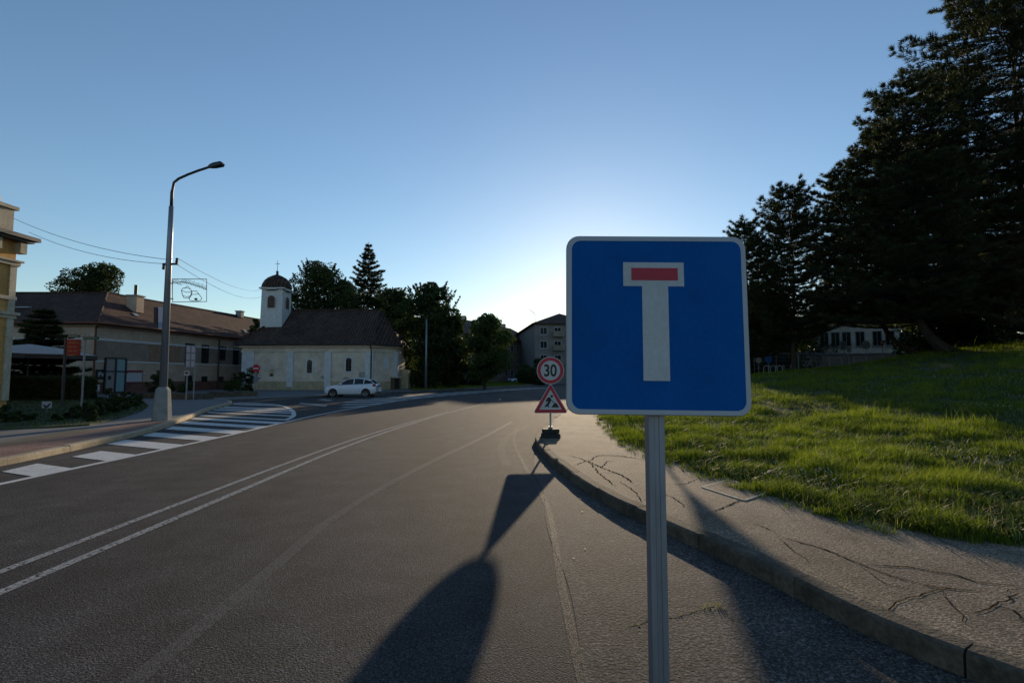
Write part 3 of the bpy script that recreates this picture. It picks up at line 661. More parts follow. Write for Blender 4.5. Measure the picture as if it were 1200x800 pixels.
# ---- long house with brown tiled roof
HA = (-34.0,41.7); HB = (-29.95,75.0); HL = (-75.0,41.7); HE = 5.9
hs = thing('long_house', 'long two storey house with brown tiled roof, tan walls and red plinth behind the lamp', 'house', (-45,50,0))
foot2 = [HL, HA, HB, (-41,76), (-43.5,52.5), (-75,52.5)]
MB().prism(foot2,0,HE).build('wall', M['plaster_tan'], hs)
L1 = (Vector(HA)-Vector(HL)).length; L2h = (Vector(HB)-Vector(HA)).length
mb = MB(); mb.slab(HL,HA,0,L1+.03,0,1.05,0,.03); mb.slab(HA,HB,0,L2h,0,1.05,0,.03); mb.build('plinth', M['plinth_red'], hs)
MB().slab(HA,HB,0,L2h,2.9,4.5,.0,.012).build('wall_band', M['plaster_dim'], hs)
mb = MB(); mb.slab(HA,HB,0,L2h,4.5,4.68,.0,.05); mb.slab(HA,HB,0,L2h,2.72,2.84,.0,.05); mb.slab(HL,HA,0,L1+.03,4.5,4.68,.0,.05); mb.build('string_course', M['plaster_white'], hs)
mb = MB(); mb.slab(HL,HA,0,L1+.2,HE-.3,HE-.02,0,.2); mb.slab(HA,HB,-.2,L2h,HE-.3,HE-.02,0,.2); mb.build('cornice', M['plaster_dim'], hs)
def z5(a,b): return W(100+a/5.335, 330+b/5.335, HA, HB)
for a,b in ((400,480),(530,592)):
    s0 = wall_s(z5(a,450),HA,HB); s1 = wall_s(z5(b,450),HA,HB)
    MB().slab(HA,HB,s0,s1,2.9,4.45,.012,.05).build('pilaster', M['plaster_pink'], hs)
for (xa,ya,xb,yb) in ((622,392,676,520),(725,400,768,504),(832,410,872,485),(922,420,955,515)):
    p0 = z5(xa,yb); p1 = z5(xb,ya); win_on(hs,HA,HB,wall_s(p0,HA,HB),wall_s(p1,HA,HB),p0.z,p1.z,M['darkmetal'],M['glass'],d=.03,fw=.06)
for (xa,ya,xb,yb) in ((725,594,757,655),(832,596,858,655),(925,596,955,655)):
    p0 = z5(xa,yb); p1 = z5(xb,ya); win_on(hs,HA,HB,wall_s(p0,HA,HB),wall_s(p1,HA,HB),max(1.0,p0.z),p1.z,M['darkmetal'],M['glass'],d=.04,fw=.05)
p0 = z5(622,690); p1 = z5(660,590); win_on(hs,HA,HB,wall_s(p0,HA,HB),wall_s(p1,HA,HB),.15,p1.z,M['darkmetal'],M['glass'],d=.05,fw=.08,name='door',bars=(0,1))
# shop entrance: four light panels, upper right in teal, posters on either side
def zs(a): return wall_s(z5(a,600),HA,HB)
def zh(a,b): return z5(a,b).z
en = MB()
s0,s1,sm = zs(115),zs(243),zs(180); zt_ = zh(180,478); zm = zh(180,560)
for s_ in (s0,sm,s1): en.slab(HA,HB,s_-.06,s_+.06,.15,zt_,.03,.16)
for z_ in (.2,zm,zt_): en.slab(HA,HB,s0,s1,z_-.05,z_+.05,.03,.15)
en = en.build('entrance_door', M['darkmetal'], hs)
MB().slab(HA,HB,s0,sm,.2,zm,.03,.09).build('door_panel', M['panelgrey'], en); MB().slab(HA,HB,s0,sm,zm,zt_,.03,.09).build('door_panel', M['panelgrey'], en)
MB().slab(HA,HB,sm,s1,.2,zm,.03,.09).build('door_panel', M['teal'], en); MB().slab(HA,HB,sm,s1,zm,zt_,.03,.09).build('door_panel', M['teal'], en)
MB().slab(HA,HB,zs(135),zs(153),zh(140,612),zh(140,588),.09,.105).build('notice', M['black'], en)
def poster(a,b,ya,yb,mats):
    s0,s1 = zs(a),zs(b); z0,z1 = zh(a,yb),zh(a,ya)
    o = MB().slab(HA,HB,s0,s1,z0,z1,.03,.07).build('poster', mats[0], hs)
    if len(mats) > 1:
        MB().slab(HA,HB,s0+.08,s1-.08,z0+.08,z1-(z1-z0)*.25,.06,.075).build('poster_sheet', mats[1], o)
    return o
o = poster(60,110,548,610,[M['black']])
mb = MB(); s_ = zs(75); z_ = zh(80,590); 
for q_ in range(4): mb.slab(HA,HB,s_+q_*.17,s_+q_*.17+.11,z_+(.1 if q_%2 else -.05),z_+.35-(.1 if q_ == 2 else 0),.07,.08)
mb.build('lettering', M['signwhite'], o)
o = poster(243,355,553,632,[M['boardred'],M['signwhite']])
mb = MB(); z_ = zh(260,575)
for q_ in range(6): mb.slab(HA,HB,zs(250)+.2+q_*.32,zs(250)+.42+q_*.32,z_+.0,z_+.12,.07,.085)
mb.build('lettering', M['signwhite'], o)
# roofs
def hip(mb, pts, faces): mb.add(pts, faces)
AP = (-37.4,46.9,9.2)
e = .55
RL0 = (-75,46.9,9.2); RR1 = (-34.9,72.0,9.35)
pts = [(-75,41.7-e,HE),(-34+e,41.7-e,HE),(-29.95+e,75.4,HE+.02),AP,RL0,RR1,(-75,52.9,HE),(-43.4,52.9,HE),(-41,76.2,HE)]
mb = MB(); mb.add(pts,[(0,1,3,4)]); mb.add([(x,y,z-.14) for x,y,z in pts],[(4,3,1,0),(3,5,2,1)])
mb.add(pts,[(4,3,7,6),(3,5,8,7),(2,5,8)]); mb.add([pts[0],pts[1],pts[2]]+[(x,y,z-.14) for x,y,z in pts[:3]],[(0,3,4,1),(1,4,5,2)])
rf = mb.build('roof', M['roof_red_x'], hs)
mb = MB(); mb.add([pts[1],pts[2],pts[5],pts[3]],[(0,1,2,3)]); rf2 = mb.build('side_roof', M['roof_red'], hs)
mb = MB(); mb.tube([AP,(-34+e,41.7-e,HE+.03)],.12,6); mb.tube([RL0,AP,RR1],.13,6); mb.build('ridge_tiles', M['roof_red_x'], rf)
mb = MB(); mb.tube([(-75,41.7-e-.05,HE-.03),(-34+e+.05,41.7-e-.05,HE-.03),(-29.95+e+.08,75.4,HE-.02)],.09,6); mb.build('gutter', M['copper'], hs)
mb = MB(); mb.tube([(-33.5,41.2,HE-.1),(-33.85,41.5,HE-.5),(-33.85,41.5,.1)],.08,8); mb.build('drainpipe', M['copper'], hs)
p = z5(825,500); mb = MB(); mb.tube([(p.x+.15,p.y,HE-.1),(p.x+.15,p.y,.1)],.08,8); mb.build('drainpipe', M['darkmetal'], hs)
def chimney(x,y,z,w_,h,pipe,m):
    o = MB().box(x-w_/2,x+w_/2,y-w_/2,y+w_/2,z,z+h).build('chimney', m, rf)
    MB().box(x-w_/2-.08,x+w_/2+.08,y-w_/2-.08,y+w_/2+.08,z+h,z+h+.12).build('chimney_cap', M['concrete'], o)
    if pipe: mb = MB(); mb.tube([(x,y,z+h),(x,y,z+h+pipe)],.14,8); mb.build('chimney_pipe', M['darkmetal'], o)
c = P(158.5,355,47.6); chimney(c.x,c.y,c.z-.9,.95,1.5,1.1,M['plaster_tan'])
c = P(274,366,66); chimney(-35.3,66.0,9.1,.7,.75,0,M['concrete'])
mb = MB()      # zinc flashing between the two roof halves and three skylights
def on_side(px,py,lift=.05):               # point on the side roof plane
    a,b,c_ = Vector(pts[1]),Vector(pts[2]),Vector(pts[3]); nn = (b-a).cross(c_-a).normalized(); d = ray(px,py); o_ = Vector((0,0,EYE)); t = (a-o_).dot(nn)/d.dot(nn); return o_+d*t+nn*lift*(1 if nn.z > 0 else -1)
q = [on_side(185,359.8),on_side(191.5,360.5),on_side(191.5,386),on_side(185,385)]; mb.add(q,[(0,1,2,3)]); mb.build('flashing', M['zinc'], rf2)
for (a,b,c_,d_) in (((155,367),(160,368),(163,371),(158,370)),((284.5,386),(287,386.5),(290,390),(287.5,389.5))):
    mb = MB(); q = [on_side(*t) for t in (a,b,c_,d_)]; q2 = [on_side(*t,.01) for t in (a,b,c_,d_)]; mb.add(q+q2,[(0,1,2,3),(0,4,5,1),(1,5,6,2),(2,6,7,3),(3,7,4,0)]); mb.build('skylight', M['signgrey'], rf2)
mb = MB(); mb.box(-42.6,-41.4,43.6,44.3,7.42,7.50); 
o = mb.build('skylight', M['signgrey'], rf)

# ---- ochre corner building at the left edge
YX = -21.6; yd = thing('ochre_building', 'ochre stuccoed building with heavy cornice and pale corner strip at the left edge', 'building', (-26,15,0))
YT = 7.4
MB().box(-36,YX,-4,22.0,0,YT).build('wall', M['yellow'], yd)
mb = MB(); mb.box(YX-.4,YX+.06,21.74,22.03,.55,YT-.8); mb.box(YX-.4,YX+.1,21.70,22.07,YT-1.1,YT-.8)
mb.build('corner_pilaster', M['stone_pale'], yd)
mb = MB()
for z0,z1,d_ in ((4.05,4.2,.10),(4.2,4.32,.18),(4.85,5.0,.08),(6.35,6.5,.12),(6.5,6.58,.2)): mb.box(YX-.5,YX+d_,-4,22.0+d_,z0,z1)
mb.build('string_course', M['stone_pale'], yd)
for y_ in np.arange(18.6,22,1.1): MB().box(YX-.1,YX+.28,y_,y_+.3,YT-.5,YT-.02).build('bracket', M['stone_pale'], yd)
mb = MB(); mb.box(YX-.5,YX+.45,-4,22.35,YT,YT+.1); mb.box(YX-.5,YX+.6,-4,22.5,YT+.1,YT+.2); mb.box(YX-.5,YX+.58,-4,22.5,YT+.2,YT+.27); mb.build('cornice', M['darkmetal'], yd)
mb = MB(); mb.box(YX-1.5,YX+.0,19.9,21.8,YT+.27,YT+1.35); mb.box(YX-1.6,YX+.12,19.8,21.9,YT+1.35,YT+1.5); mb.lathe([(.75,0),(.7,.3),(.45,.55),(.2,.65)],(YX-.6,20.8,YT+1.5),12); mb.build('attic_block', M['stone_pale'], yd)
for y0 in (1.5,5.5,9.5,13.5,17.5):
    for z0,z1 in ((1.2,3.3),(4.95,6.1)): win_on(yd,(YX,-4),(YX,22),y0+4,y0+5.2,z0,z1,M['stone_pale'],M['glass'],d=.0,fw=.14,sill=True)

# ---- apartment house at the end of the street
def block(name, label, A, B, depth, eh, rh, wallm, roofm, wins, hipd=5, base=0, winm='signwhite', group=None):
    A = Vector(A); B = Vector(B); t = (B-A).normalized(); nn = Vector((t.y,-t.x)); L = (B-A).length
    C_ = B-nn*depth; D_ = A-nn*depth; c = (A+B+C_+D_)/4
    r = thing(name, label, 'apartment block' if 'apartment' in name else 'building', (c.x,c.y,base), group)
    MB().prism([tuple(A),tuple(B),tuple(C_),tuple(D_)],base,eh).build('wall', wallm, r)
    o_ = .6; a = A-t*o_+nn*o_; b = B+t*o_+nn*o_; cc = C_+t*o_-nn*o_; d = D_-t*o_-nn*o_
    if L >= depth: r0 = (a+d)/2+t*hipd; r1 = (b+cc)/2-t*hipd; fs = [(0,1,5,4),(1,2,5),(2,3,4,5),(3,0,4)]
    else: r0 = (a+b)/2-nn*hipd; r1 = (d+cc)/2+nn*hipd; fs = [(0,1,4),(1,2,5,4),(2,3,5),(3,0,4,5)]
    v = [(p.x,p.y,eh) for p in (a,b,cc,d)]+[(r0.x,r0.y,rh),(r1.x,r1.y,rh)]
    mb = MB(); mb.add(v,fs); mb.add([(p.x,p.y,eh-.18) for p in (a,b,cc,d)],[(3,2,1,0)]); mb.add([(p.x,p.y,eh) for p in (a,b,cc,d)]+[(p.x,p.y,eh-.18) for p in (a,b,cc,d)],[(i,i+4,(i+1)%4+4,(i+1)%4) for i in range(4)])
    rf = mb.build('roof', roofm, r)
    for (s0,s1,z0,z1) in wins: win_on(r,A,B,s0,s1,z0,z1,M[winm],M['glass'],d=0,fw=.09,bars=(1,0),sill=True)
    return r, rf, A, B
AA = (4.7,105); AB = (17.4,106.5)
wins = []
for z_ in (1.2,4.0,6.9,9.75):
    for s0 in (1.15,4.1,7.3,10.2): wins.append((s0,s0+1.35,z_+.35,z_+1.75))
ab, abr, _, _ = block('apartment_block', 'grey four storey apartment block with balconies behind the red and white signs', AA, AB, 34, 12.35, 15.2, M['plaster_grey'], M['roof_far'], wins, hipd=6.6)
for z_ in (4.0,6.9,9.75):
    for s0 in (3.7,):
        o = MB().slab(AA,AB,s0,s0+2.3,z_-.1,z_+.05,.0,1.0).build('balcony', M['concrete'], ab)
        mb = MB(); mb.slab(AA,AB,s0,s0+2.3,z_+.05,z_+.95,.94,1.0); mb.slab(AA,AB,s0,s0+.05,z_+.05,z_+.95,.0,.94); mb.slab(AA,AB,s0+2.25,s0+2.3,z_+.05,z_+.95,.0,.94); mb.build('railing', M['plaster_dim'], o)
mb = MB(); p = P(627,378,104.6); mb.tube([(p.x,p.y,12.3),(p.x,p.y,14.2)],.06,6); mb.tube([(p.x,p.y,14.2),(p.x-1.2,p.y,15.2)],.05,6); mb.build('roof_aerial', M['darkmetal'], abr)
# long tenement receding on the left of it
TA = (-11.5,98); TB = (6.5,136); wins = []; 
rr = random.Random(5)
for z_ in (.9,3.8,6.7):
    for k in range(13): wins.append((1.4+k*3.1,2.8+k*3.1,z_+.6,z_+2.0))
tb, tbr, _, _ = block('apartment_building', 'long three storey pinkish apartment building with brown roof behind the round tree', TA, TB, 11, 10.1, 14.0, M['plaster_dim'], M['roof_far'], wins, hipd=5)
for k in (6,14,24,34): MB().slab(TA,TB,k,k+.9,13.2,14.9,-6.6,-5.6).build('chimney', M['plaster_tan'], tbr)
tb2, _, _, _ = block('tenement_house', 'dark roofed block half hidden behind the group of street trees', (-27,92), (-13,101), 10, 9.0, 13.4, M['plaster_grey'], M['roof_far'], [(2,3.3,5,6.4),(6,7.3,5,6.4),(10,11.3,5,6.4),(2,3.3,1.6,3),(6,7.3,1.6,3),(10,11.3,1.6,3)], hipd=4)
# low white building behind the lawn on the right, on its terrace
WZ = 3.75
WA = tuple(P(936,420,66)[:2]); WB = tuple(P(1079,420,61)[:2]); 
Lw = (Vector(WB)-Vector(WA)).length; wins = []
for px in (951,966,979,992,1008,1028,1043,1060):
    s_ = wall_s(W(px,400,WA,WB),WA,WB); wins.append((s_-.42,s_+.42,5.3,7.0))
wb, _, _, _ = block('white_building', 'long cream white building with tall narrow windows seen under the pines', WA, WB, 12, 8.4, 11.0, M['plaster_cream'], M['roof_far'], wins, base=WZ+.4, hipd=4, winm='concrete')
tw_ = thing('retaining_wall', 'low grey stone retaining wall below the cream building', 'wall', (WA[0],WA[1],2))
MB().slab(WA,WB,-2,Lw+14,1.0,WZ+.45,1.2,1.6).build('wall_body', M['plaster_dim'], tw_)
MB().slab(WA,WB,-2,Lw+14,WZ+.45,WZ+.55,1.1,1.7).build('coping', M['concrete'], tw_)
MB().slab(WA,WB,-2,Lw+14,0.5,WZ+.3,-30,1.2).build('terrace', M['lawn_dry'], tw_)
o = MB().slab(WA,WB,Lw-.06,Lw+.04,WZ+.4,8.3,.03,.12).build('drainpipe', M['darkmetal'], wb)
# ================================================================== SIGNS
def rrect(cx,cz,w_,h,r,n=6):
    out = []
    for sx,sz,a0 in ((1,1,0),(-1,1,90),(-1,-1,180),(1,-1,270)):
        for k in range(n+1):
            a = R(a0+90*k/n); out.append((cx+sx*(w_/2-r)+r*math.cos(a), cz+sz*(h/2-r)+r*math.sin(a)))
    return out[::-1]
def circ(cx,cz,r,n=40): return [(cx+r*math.cos(-2*math.pi*k/n),cz+r*math.sin(-2*math.pi*k/n)) for k in range(n)]
def rtri(cx,cz,w_,r,down=False,n=5):
    h = w_*math.sqrt(3)/2; V3 = [(-w_/2,-h/3),(w_/2,-h/3),(0,2*h/3)]; out = []
    rin = h/3; k_ = (rin-r)/rin
    for i,(x,z) in enumerate(V3):
        c = (x*k_,z*k_); a0 = (150,-90,30)[i]
        for q_ in range(n+1):
            a = R(a0+120*q_/n); out.append((c[0]+r*math.cos(a),c[1]+r*math.sin(a)))
    s = -1 if down else 1
    out = [(cx+x,cz+s*z) for x,z in out]
    return out if down else out[::-1]
def plate(name, poly, y0, y1, m, parent, bevel=0):
    if isinstance(m, str): m = M[m]
    return MB().plate(poly,y0,y1).build(name, m, parent, bevel=bevel)
def ring(mb, outer, inner_, y0, y1):
    n = len(outer); vs = [(x,y0,z) for x,z in outer]+[(x,y0,z) for x,z in inner_]+[(x,y1,z) for x,z in outer]+[(x,y1,z) for x,z in inner_]
    mb.add(vs, [(i,(i+1)%n,(i+1)%n+n,i+n) for i in range(n)]+[(i+2*n,(i+1)%n+2*n,(i+1)%n,i) for i in range(n)]+[(i+n,(i+1)%n+n,(i+1)%n+3*n,i+3*n) for i in range(n)]+[(i+3*n,(i+1)%n+3*n,(i+1)%n+2*n,i+2*n) for i in range(n)])
def text_part(name, s, size, cx, cz, y0, m, parent, sx=1.0, bold=.0, th=.002):
    cu = bpy.data.curves.new(name,'FONT'); cu.body = s; cu.size = size; cu.align_x = 'CENTER'; cu.align_y = 'CENTER'; cu.offset = bold; cu.extrude = th
    tmp = bpy.data.objects.new('tmp',cu); COL.objects.link(tmp); bpy.context.view_layer.update()
    me = bpy.data.meshes.new_from_object(tmp.evaluated_get(bpy.context.evaluated_depsgraph_get())); bpy.data.objects.remove(tmp)
    me.name = name; xs = [v.co.x for v in me.vertices]; zs_ = [v.co.y for v in me.vertices]; mx = (min(xs)+max(xs))/2; mz = (min(zs_)+max(zs_))/2
    for v in me.vertices: x,y,z = v.co; v.co = ((x-mx)*sx+cx, y0-z, (y-mz)+cz)
    me.materials.clear(); me.materials.append(m)
    o = bpy.data.objects.new(name,me); COL.objects.link(o); o.parent = parent; return o
def post_profile(mb, x, y, z0, z1, w_=.056, d=.05):    # grooved galvanised post
    g = .0025; pr = [(-w_/2,-d/2),(-w_*.17,-d/2),(-w_*.13,-d/2+g),(w_*.13,-d/2+g),(w_*.17,-d/2),(w_/2,-d/2),(w_/2,d/2),(-w_/2,d/2)]
    mb.prism([(x+a,y+b) for a,b in pr],z0,z1)

# ---- blue dead-end sign in front
ts = thing('dead_end_sign', 'square blue dead end sign with white T and red bar on a grey post', 'road sign')
zc_ = 1.747; pw = .512
body = plate('sign_panel', rrect(0,zc_,pw,pw*.998,.036), -.0, .018, 'sign_back', ts, bevel=.002)
mb = MB(); ring(mb, rrect(0,zc_,pw-.004,pw*.998-.004,.034), rrect(0,zc_,pw-.030,pw*.998-.030,.026), -.0022, .001); mb.build('border', M['signgrey'], body)
plate('blue_face', rrect(0,zc_,pw-.0295,pw*.998-.0295,.0265), -.0012, .001, 'blue', body)
U = .505/725
def sp(x,y): return ((x-440.5)*U, zc_+(404-y)*U*1.025)
x0,z1 = sp(305,155); x1,z0 = sp(552,252); xa,_ = sp(381,0); xb,zb_ = sp(487,628)
plate('white_symbol', [(x0,z1),(x1,z1),(x1,z0),(xb,z0),(xb,zb_),(xa,zb_),(xa,z0),(x0,z0)], -.0024, -.0013, 'signwhite', body)
x0,z1 = sp(338,178); x1,z0 = sp(527,228)
plate('red_bar', [(x0,z1),(x1,z1),(x1,z0),(x0,z0)], -.0034, -.0025, 'red', body)
mb = MB(); post_profile(mb, -.0005, .05, -.02, 1.98, .044); mb.build('post', M['galv'], ts)
mb = MB()
for z_ in (1.6,1.87): mb.box(-.07,.07,.0185,.024,z_-.018,z_+.018); mb.box(-.04,.04,.076,.082,z_-.018,z_+.018); mb.box(-.04,-.033,.024,.08,z_-.014,z_+.014); mb.box(.033,.04,.024,.08,z_-.014,z_+.014)
mb.build('bracket', M['galv'], ts)
ts.location = (.389,1.362,0); ts.rotation_euler = (R(-2.6), R(.65), R(-1.2))

# ---- temporary 30 + roadworks signs
s30 = thing('temporary_road_sign', 'portable post with round speed sign 30 above red triangle showing a digging worker', 'road sign')
cz = 1.71
d30 = plate('speed_limit_disc', circ(0,cz,.355,48), 0, .012, 'sign_back', s30)
mb = MB(); ring(mb, circ(0,cz,.350,48), circ(0,cz,.338,48), -.004,.001); mb.build('white_edge', M['signwhite'], d30)
plate('white_face', circ(0,cz,.338,48), -.002, .001, 'signwhite', d30)
mb = MB(); ring(mb, circ(0,cz,.338,48), circ(0,cz,.253,48), -.004,-.0015); mb.build('red_ring', M['red'], d30)
text_part('numerals', '30', .43, 0, cz, -.0045, M['black'], d30, sx=.80, bold=.011)
tcz = .873; tw2 = .90
tri = plate('warning_triangle', rtri(0,tcz,tw2,.04), 0, .012, 'sign_back', s30)
mb = MB(); ring(mb, rtri(0,tcz,tw2-.01,.036), rtri(0,tcz,tw2-.05,.028), -.004,.001); mb.build('white_edge', M['signwhite'], tri)
plate('white_face', rtri(0,tcz,tw2-.05,.028), -.002, .001, 'signwhite', tri)
mb = MB(); ring(mb, rtri(0,tcz,tw2-.05,.028), rtri(0,tcz,tw2-.31,.012), -.004,-.0015); mb.build('red_border', M['red'], tri)
def tp(x,y): return ((x-213)/4*.02133, 1.6+(440-(340+y/4))*.02133-.105)   # from the enlarged photo, 4x
pic = MB()
def poly2(l): pic.plate([tp(*q_) for q_ in l], -.0045, -.0025)
pic.plate(circ(*tp(219,484),.034,14), -.0045,-.0025)
poly2([(200,490),(211,488),(217,500),(212,516),(203,514),(196,505)])       # torso
poly2([(203,512),(212,515),(203,526),(208,537),(200,537),(195,526)])       # front leg
poly2([(203,510),(209,516),(192,536),(183,536),(184,532)])                  # rear leg
poly2([(196,493),(203,492),(199,507),(191,512),(189,508)])                  # arm
poly2([(213,500),(217,500),(238,524),(235,526)])                            # shovel
poly2([(216,538),(226,524),(236,515),(246,524),(254,538)])                  # heap
pic.build('worker_pictogram', M['black'], tri)
mb = MB(); mb.prism([(-.022,.02),(.022,.02),(.022,.064),(-.022,.064)],.09,1.95); mb.build('post', M['galv'], s30)
mb = MB(); pf = [(-.21,-.17),(.21,-.17),(.24,-.14),(.24,.21),(.21,.24),(-.21,.24),(-.24,.21),(-.24,-.14)]
mb.prism(pf,0,.10,top=[(x*.96,y*.92+.003) for x,y in pf]); mb.prism([(x*.9,y*.85+.005) for x,y in pf],.115,.215,top=[(x*.87,y*.8+.008) for x,y in pf]); mb.box(-.16,.16,-.05,.13,.099,.118)
mb.build('rubber_base', M['rubber'], s30)
mb = MB(); mb.box(-.05,.05,-.01,.10,.215,.27); mb.build('base_socket', M['galv'], s30)
s30.scale = (.93,.93,.93)
s30.location = (.925,12.35,KZ); s30.rotation_euler = (0,0,R(1.5))

# ---- give-way sign that stands behind the blue sign and throws its shadow on the pavement
gy = 20.0; gp = Vector((4.46,21.2))
gw = thing('give_way_sign', 'red and white inverted triangle sign at the lawn edge hidden behind the blue sign', 'road sign')
gt = plate('triangle_panel', rtri(0,2.82,.92,.04,down=True), 0, .012, 'sign_back', gw)
mb = MB(); ring(mb, rtri(0,2.82,.90,.036,True), rtri(0,2.82,.62,.015,True), -.004,-.0005); mb.build('red_border', M['red'], gt)
plate('white_face', rtri(0,2.82,.62,.015,True), -.002,-.0002,'signwhite', gt)
mb = MB(); mb.tube([(0,.04,0),(0,.04,3.35)],.03,8); mb.build('post', M['galv'], gw)
gw.location = (gp.x,gp.y,.44)

# ---- street lamp
lx, ly = G(189.5,492,.12)[:2]; D = ly
lamp = thing('street_lamp', 'tall tapered street lamp with concrete foot, curved arm and insulators by the left kerb', 'street lamp', (lx,ly,.12))
mb = MB(); oc = [(math.cos(R(22.5+45*k)),math.sin(R(22.5+45*k))) for k in range(8)]
mb.prism([(lx+a*.30,ly+b*.30) for a,b in oc],.1,1.12,top=[(lx+a*.225,ly+b*.225) for a,b in oc]); mb.prism([(lx+a*.225,ly+b*.225) for a,b in oc],1.12,1.22,top=[(lx+a*.15,ly+b*.15) for a,b in oc])
mb.build('concrete_foot', M['concrete'], lamp)
z1 = P(200.5,242,D).z; zb = P(202,222,D).z
mb = MB(); mb.tube([(lx,ly,1.2),(lx,ly,z1-1.0),(lx,ly,z1)],[.125,.085,.075],14); mb.build('pole', M['polegrey'], lamp, smooth=True)
arm = [(202,222),(203.5,214),(209,209.5),(220,204.5),(232,200),(246,195.5)]
base_off = P(201,230,D).x-lx
ap = [(P(a,b,D).x-base_off, ly, P(a,b,D).z) for a,b in arm]
mb = MB(); mb.tube([(lx,ly,z1-.05),(lx,ly,zb-.05)]+[tuple(q_) for q_ in smooth_poly([(p_[0],p_[2]) for p_ in ap],3)] if False else [(lx,ly,z1-.05),(lx,ly,zb-.1)]+ap,[.05]*2+[.042]*len(ap),10); mb.build('arm', M['darkmetal'], lamp, smooth=True)
a = Vector(ap[-1]); b = Vector((P(260,192.5,D).x-base_off,ly,P(260,192.5,D).z)); t = (b-a).normalized(); up_ = Vector((-t.z,0,t.x)); 
mb = MB(); prof = [(-.05,.05,.05),(.05,.09,.07),(.16,.10,.10),(.40,.09,.12),(.47,.03,.08)]; vs = []; 
for s_,h_,w_ in prof:
    c = a+t*s_
    for sx,sz in ((-1,-.55),(1,-.55),(1,.3),(.6,1),(-.6,1),(-1,.3)): vs.append(tuple(c+Vector((0,sx*w_,0))+up_*sz*h_))
fs = [(i*6+k,i*6+(k+1)%6,(i+1)*6+(k+1)%6,(i+1)*6+k) for i in range(4) for k in range(6)]+[tuple(range(6))[::-1],tuple(range(24,30))]
mb.add(vs,fs); mb.build('lamp_head', M['darkmetal'], lamp)
zi = P(195,309,D).z
mb = MB(); mb.box(lx-.20,lx+.32,ly-.03,ly+.03,zi-.04,zi+.02); mb.lathe([(.04,0),(.05,.06),(.03,.1),(.05,.14),(.02,.18)],(lx+.27,ly,zi+.02),8); mb.lathe([(.04,0),(.05,.06),(.03,.1),(.05,.14),(.02,.18)],(lx-.17,ly,zi-.2),8); mb.build('insulator_bracket', M['darkmetal'], lamp)
# wire ornament hung on the lamp
od = thing('wire_ornament', 'unlit wire frame ornament with fir branch and two bells fixed to the street lamp', 'ornament', (lx+.1,ly,P(220,350,D).z))
offx = lx-P(193.5,345,D).x
def op(a,b,dy=0): q_ = P(170+a/4,170+b/4,D); return (q_.x+offx+.0, ly+dy, q_.z)
mb = MB(); mb.tube([op(118,628),op(278,628),op(278,733),op(118,735),op(118,628)],.014,6); mb.tube([op(96,648),op(122,648)],.018,6); mb.tube([op(96,720),op(122,720)],.018,6); mb.build('frame', M['concrete'], od)
mb = MB(); br_ = [(120,640),(140,645),(160,640),(180,642),(200,648),(220,655),(240,660),(258,668),(274,674)]; mb.tube([op(*q_) for q_ in br_],.011,5)
for i,(a,b) in enumerate(br_[:-1]):
    for s_ in (0,8,15): mb.tube([op(a+s_,b+s_*.2),op(a+s_+7,b-10),],.008,4); mb.tube([op(a+s_,b+s_*.2),op(a+s_+8,b+10)],.008,4)
mb.build('fir_branch', M['concrete'], od)
mb = MB(); b1 = [(160,680),(164,700),(172,716),(190,718),(206,706),(210,690),(204,676),(186,668),(168,670),(160,680)]; mb.tube([op(*q_) for q_ in b1],.011,5)
mb.tube([op(160,682),op(185,690),op(210,684)],.01,5); mb.tube([op(164,704),op(186,712),op(206,704)],.01,5); mb.tube([op(172,672),op(190,660),op(200,672)],.01,5); mb.build('bell', M['concrete'], od)
mb = MB(); b2 = [(206,684),(230,684),(246,704),(256,718),(248,728),(224,732),(200,728),(196,720),(204,706),(206,684)]; mb.tube([op(*q_) for q_ in b2],.011,5)
mb.tube([op(210,700),op(240,698)],.01,5); mb.lathe([(.03,-.04),(.06,0),(.03,.04)],op(228,722),8); mb.build('bell', M['concrete'], od)
# overhead wires
def wire(name,label,A,B,sag,grp=None):
    A = Vector(A); B = Vector(B); pts = [A+(B-A)*k/16-Vector((0,0,sag*4*(k/16)*(1-k/16))) for k in range(17)]
    o = MB(); o.tube(pts,.009,5); o = o.build(name, M['wire']); tag(o,label,'cable',grp); return o
wire('overhead_cable','upper thin cable from the ochre building cornice to the lamp bracket',(YX+.3,21.5,P(22,256,21.5).z),(lx-.1,ly,zi+.15),.25)
wire('overhead_cable','lower thin cable from the ochre building cornice to the lamp bracket',(YX+.3,22.2,P(34,272,22.2).z),(lx+.2,ly,zi-.02),.3)
wire('overhead_cable','upper thin cable running from the lamp bracket to the chapel turret',(lx+.27,ly,zi+.2),(TX0-.02,56.2,P(304,339,56).z),.5)
wire('overhead_cable','lower thin cable running from the lamp bracket to the chapel turret',(lx+.27,ly,zi-.02),(TX0-.02,56.2,P(304,347,56).z),.6)
a = P(655,365,104.5); b = P(440,400,110); wire('overhead_cable','distant cable stretched from the grey apartment block over the far street',(5.2,104.8,P(630,375,104.8).z),(-24,95,P(540,388,95).z),.6)
# second, straight lamp column behind the verge
c = G(499,456.8); lp = thing('lamp_column', 'slim straight grey lamp column in front of the dark street trees', 'lamp post', (c.x,c.y,.1))
mb = MB(); zt2 = P(498,374,c.y).z; mb.tube([(c.x,c.y,.05),(c.x,c.y,zt2)],[.14,.09],12); mb.build('pole', M['polegrey'], lp, smooth=True)
mb = MB(); mb.lathe([(.12,0),(.16,.08),(.14,.16),(.05,.2)],(c.x,c.y,zt2),10); mb.build('cap', M['darkmetal'], lp)
mb = MB(); mb.box(c.x-.09,c.x+.09,c.y-.16,c.y-.12,.7,1.2); mb.build('service_door', M['darkmetal'], lp)

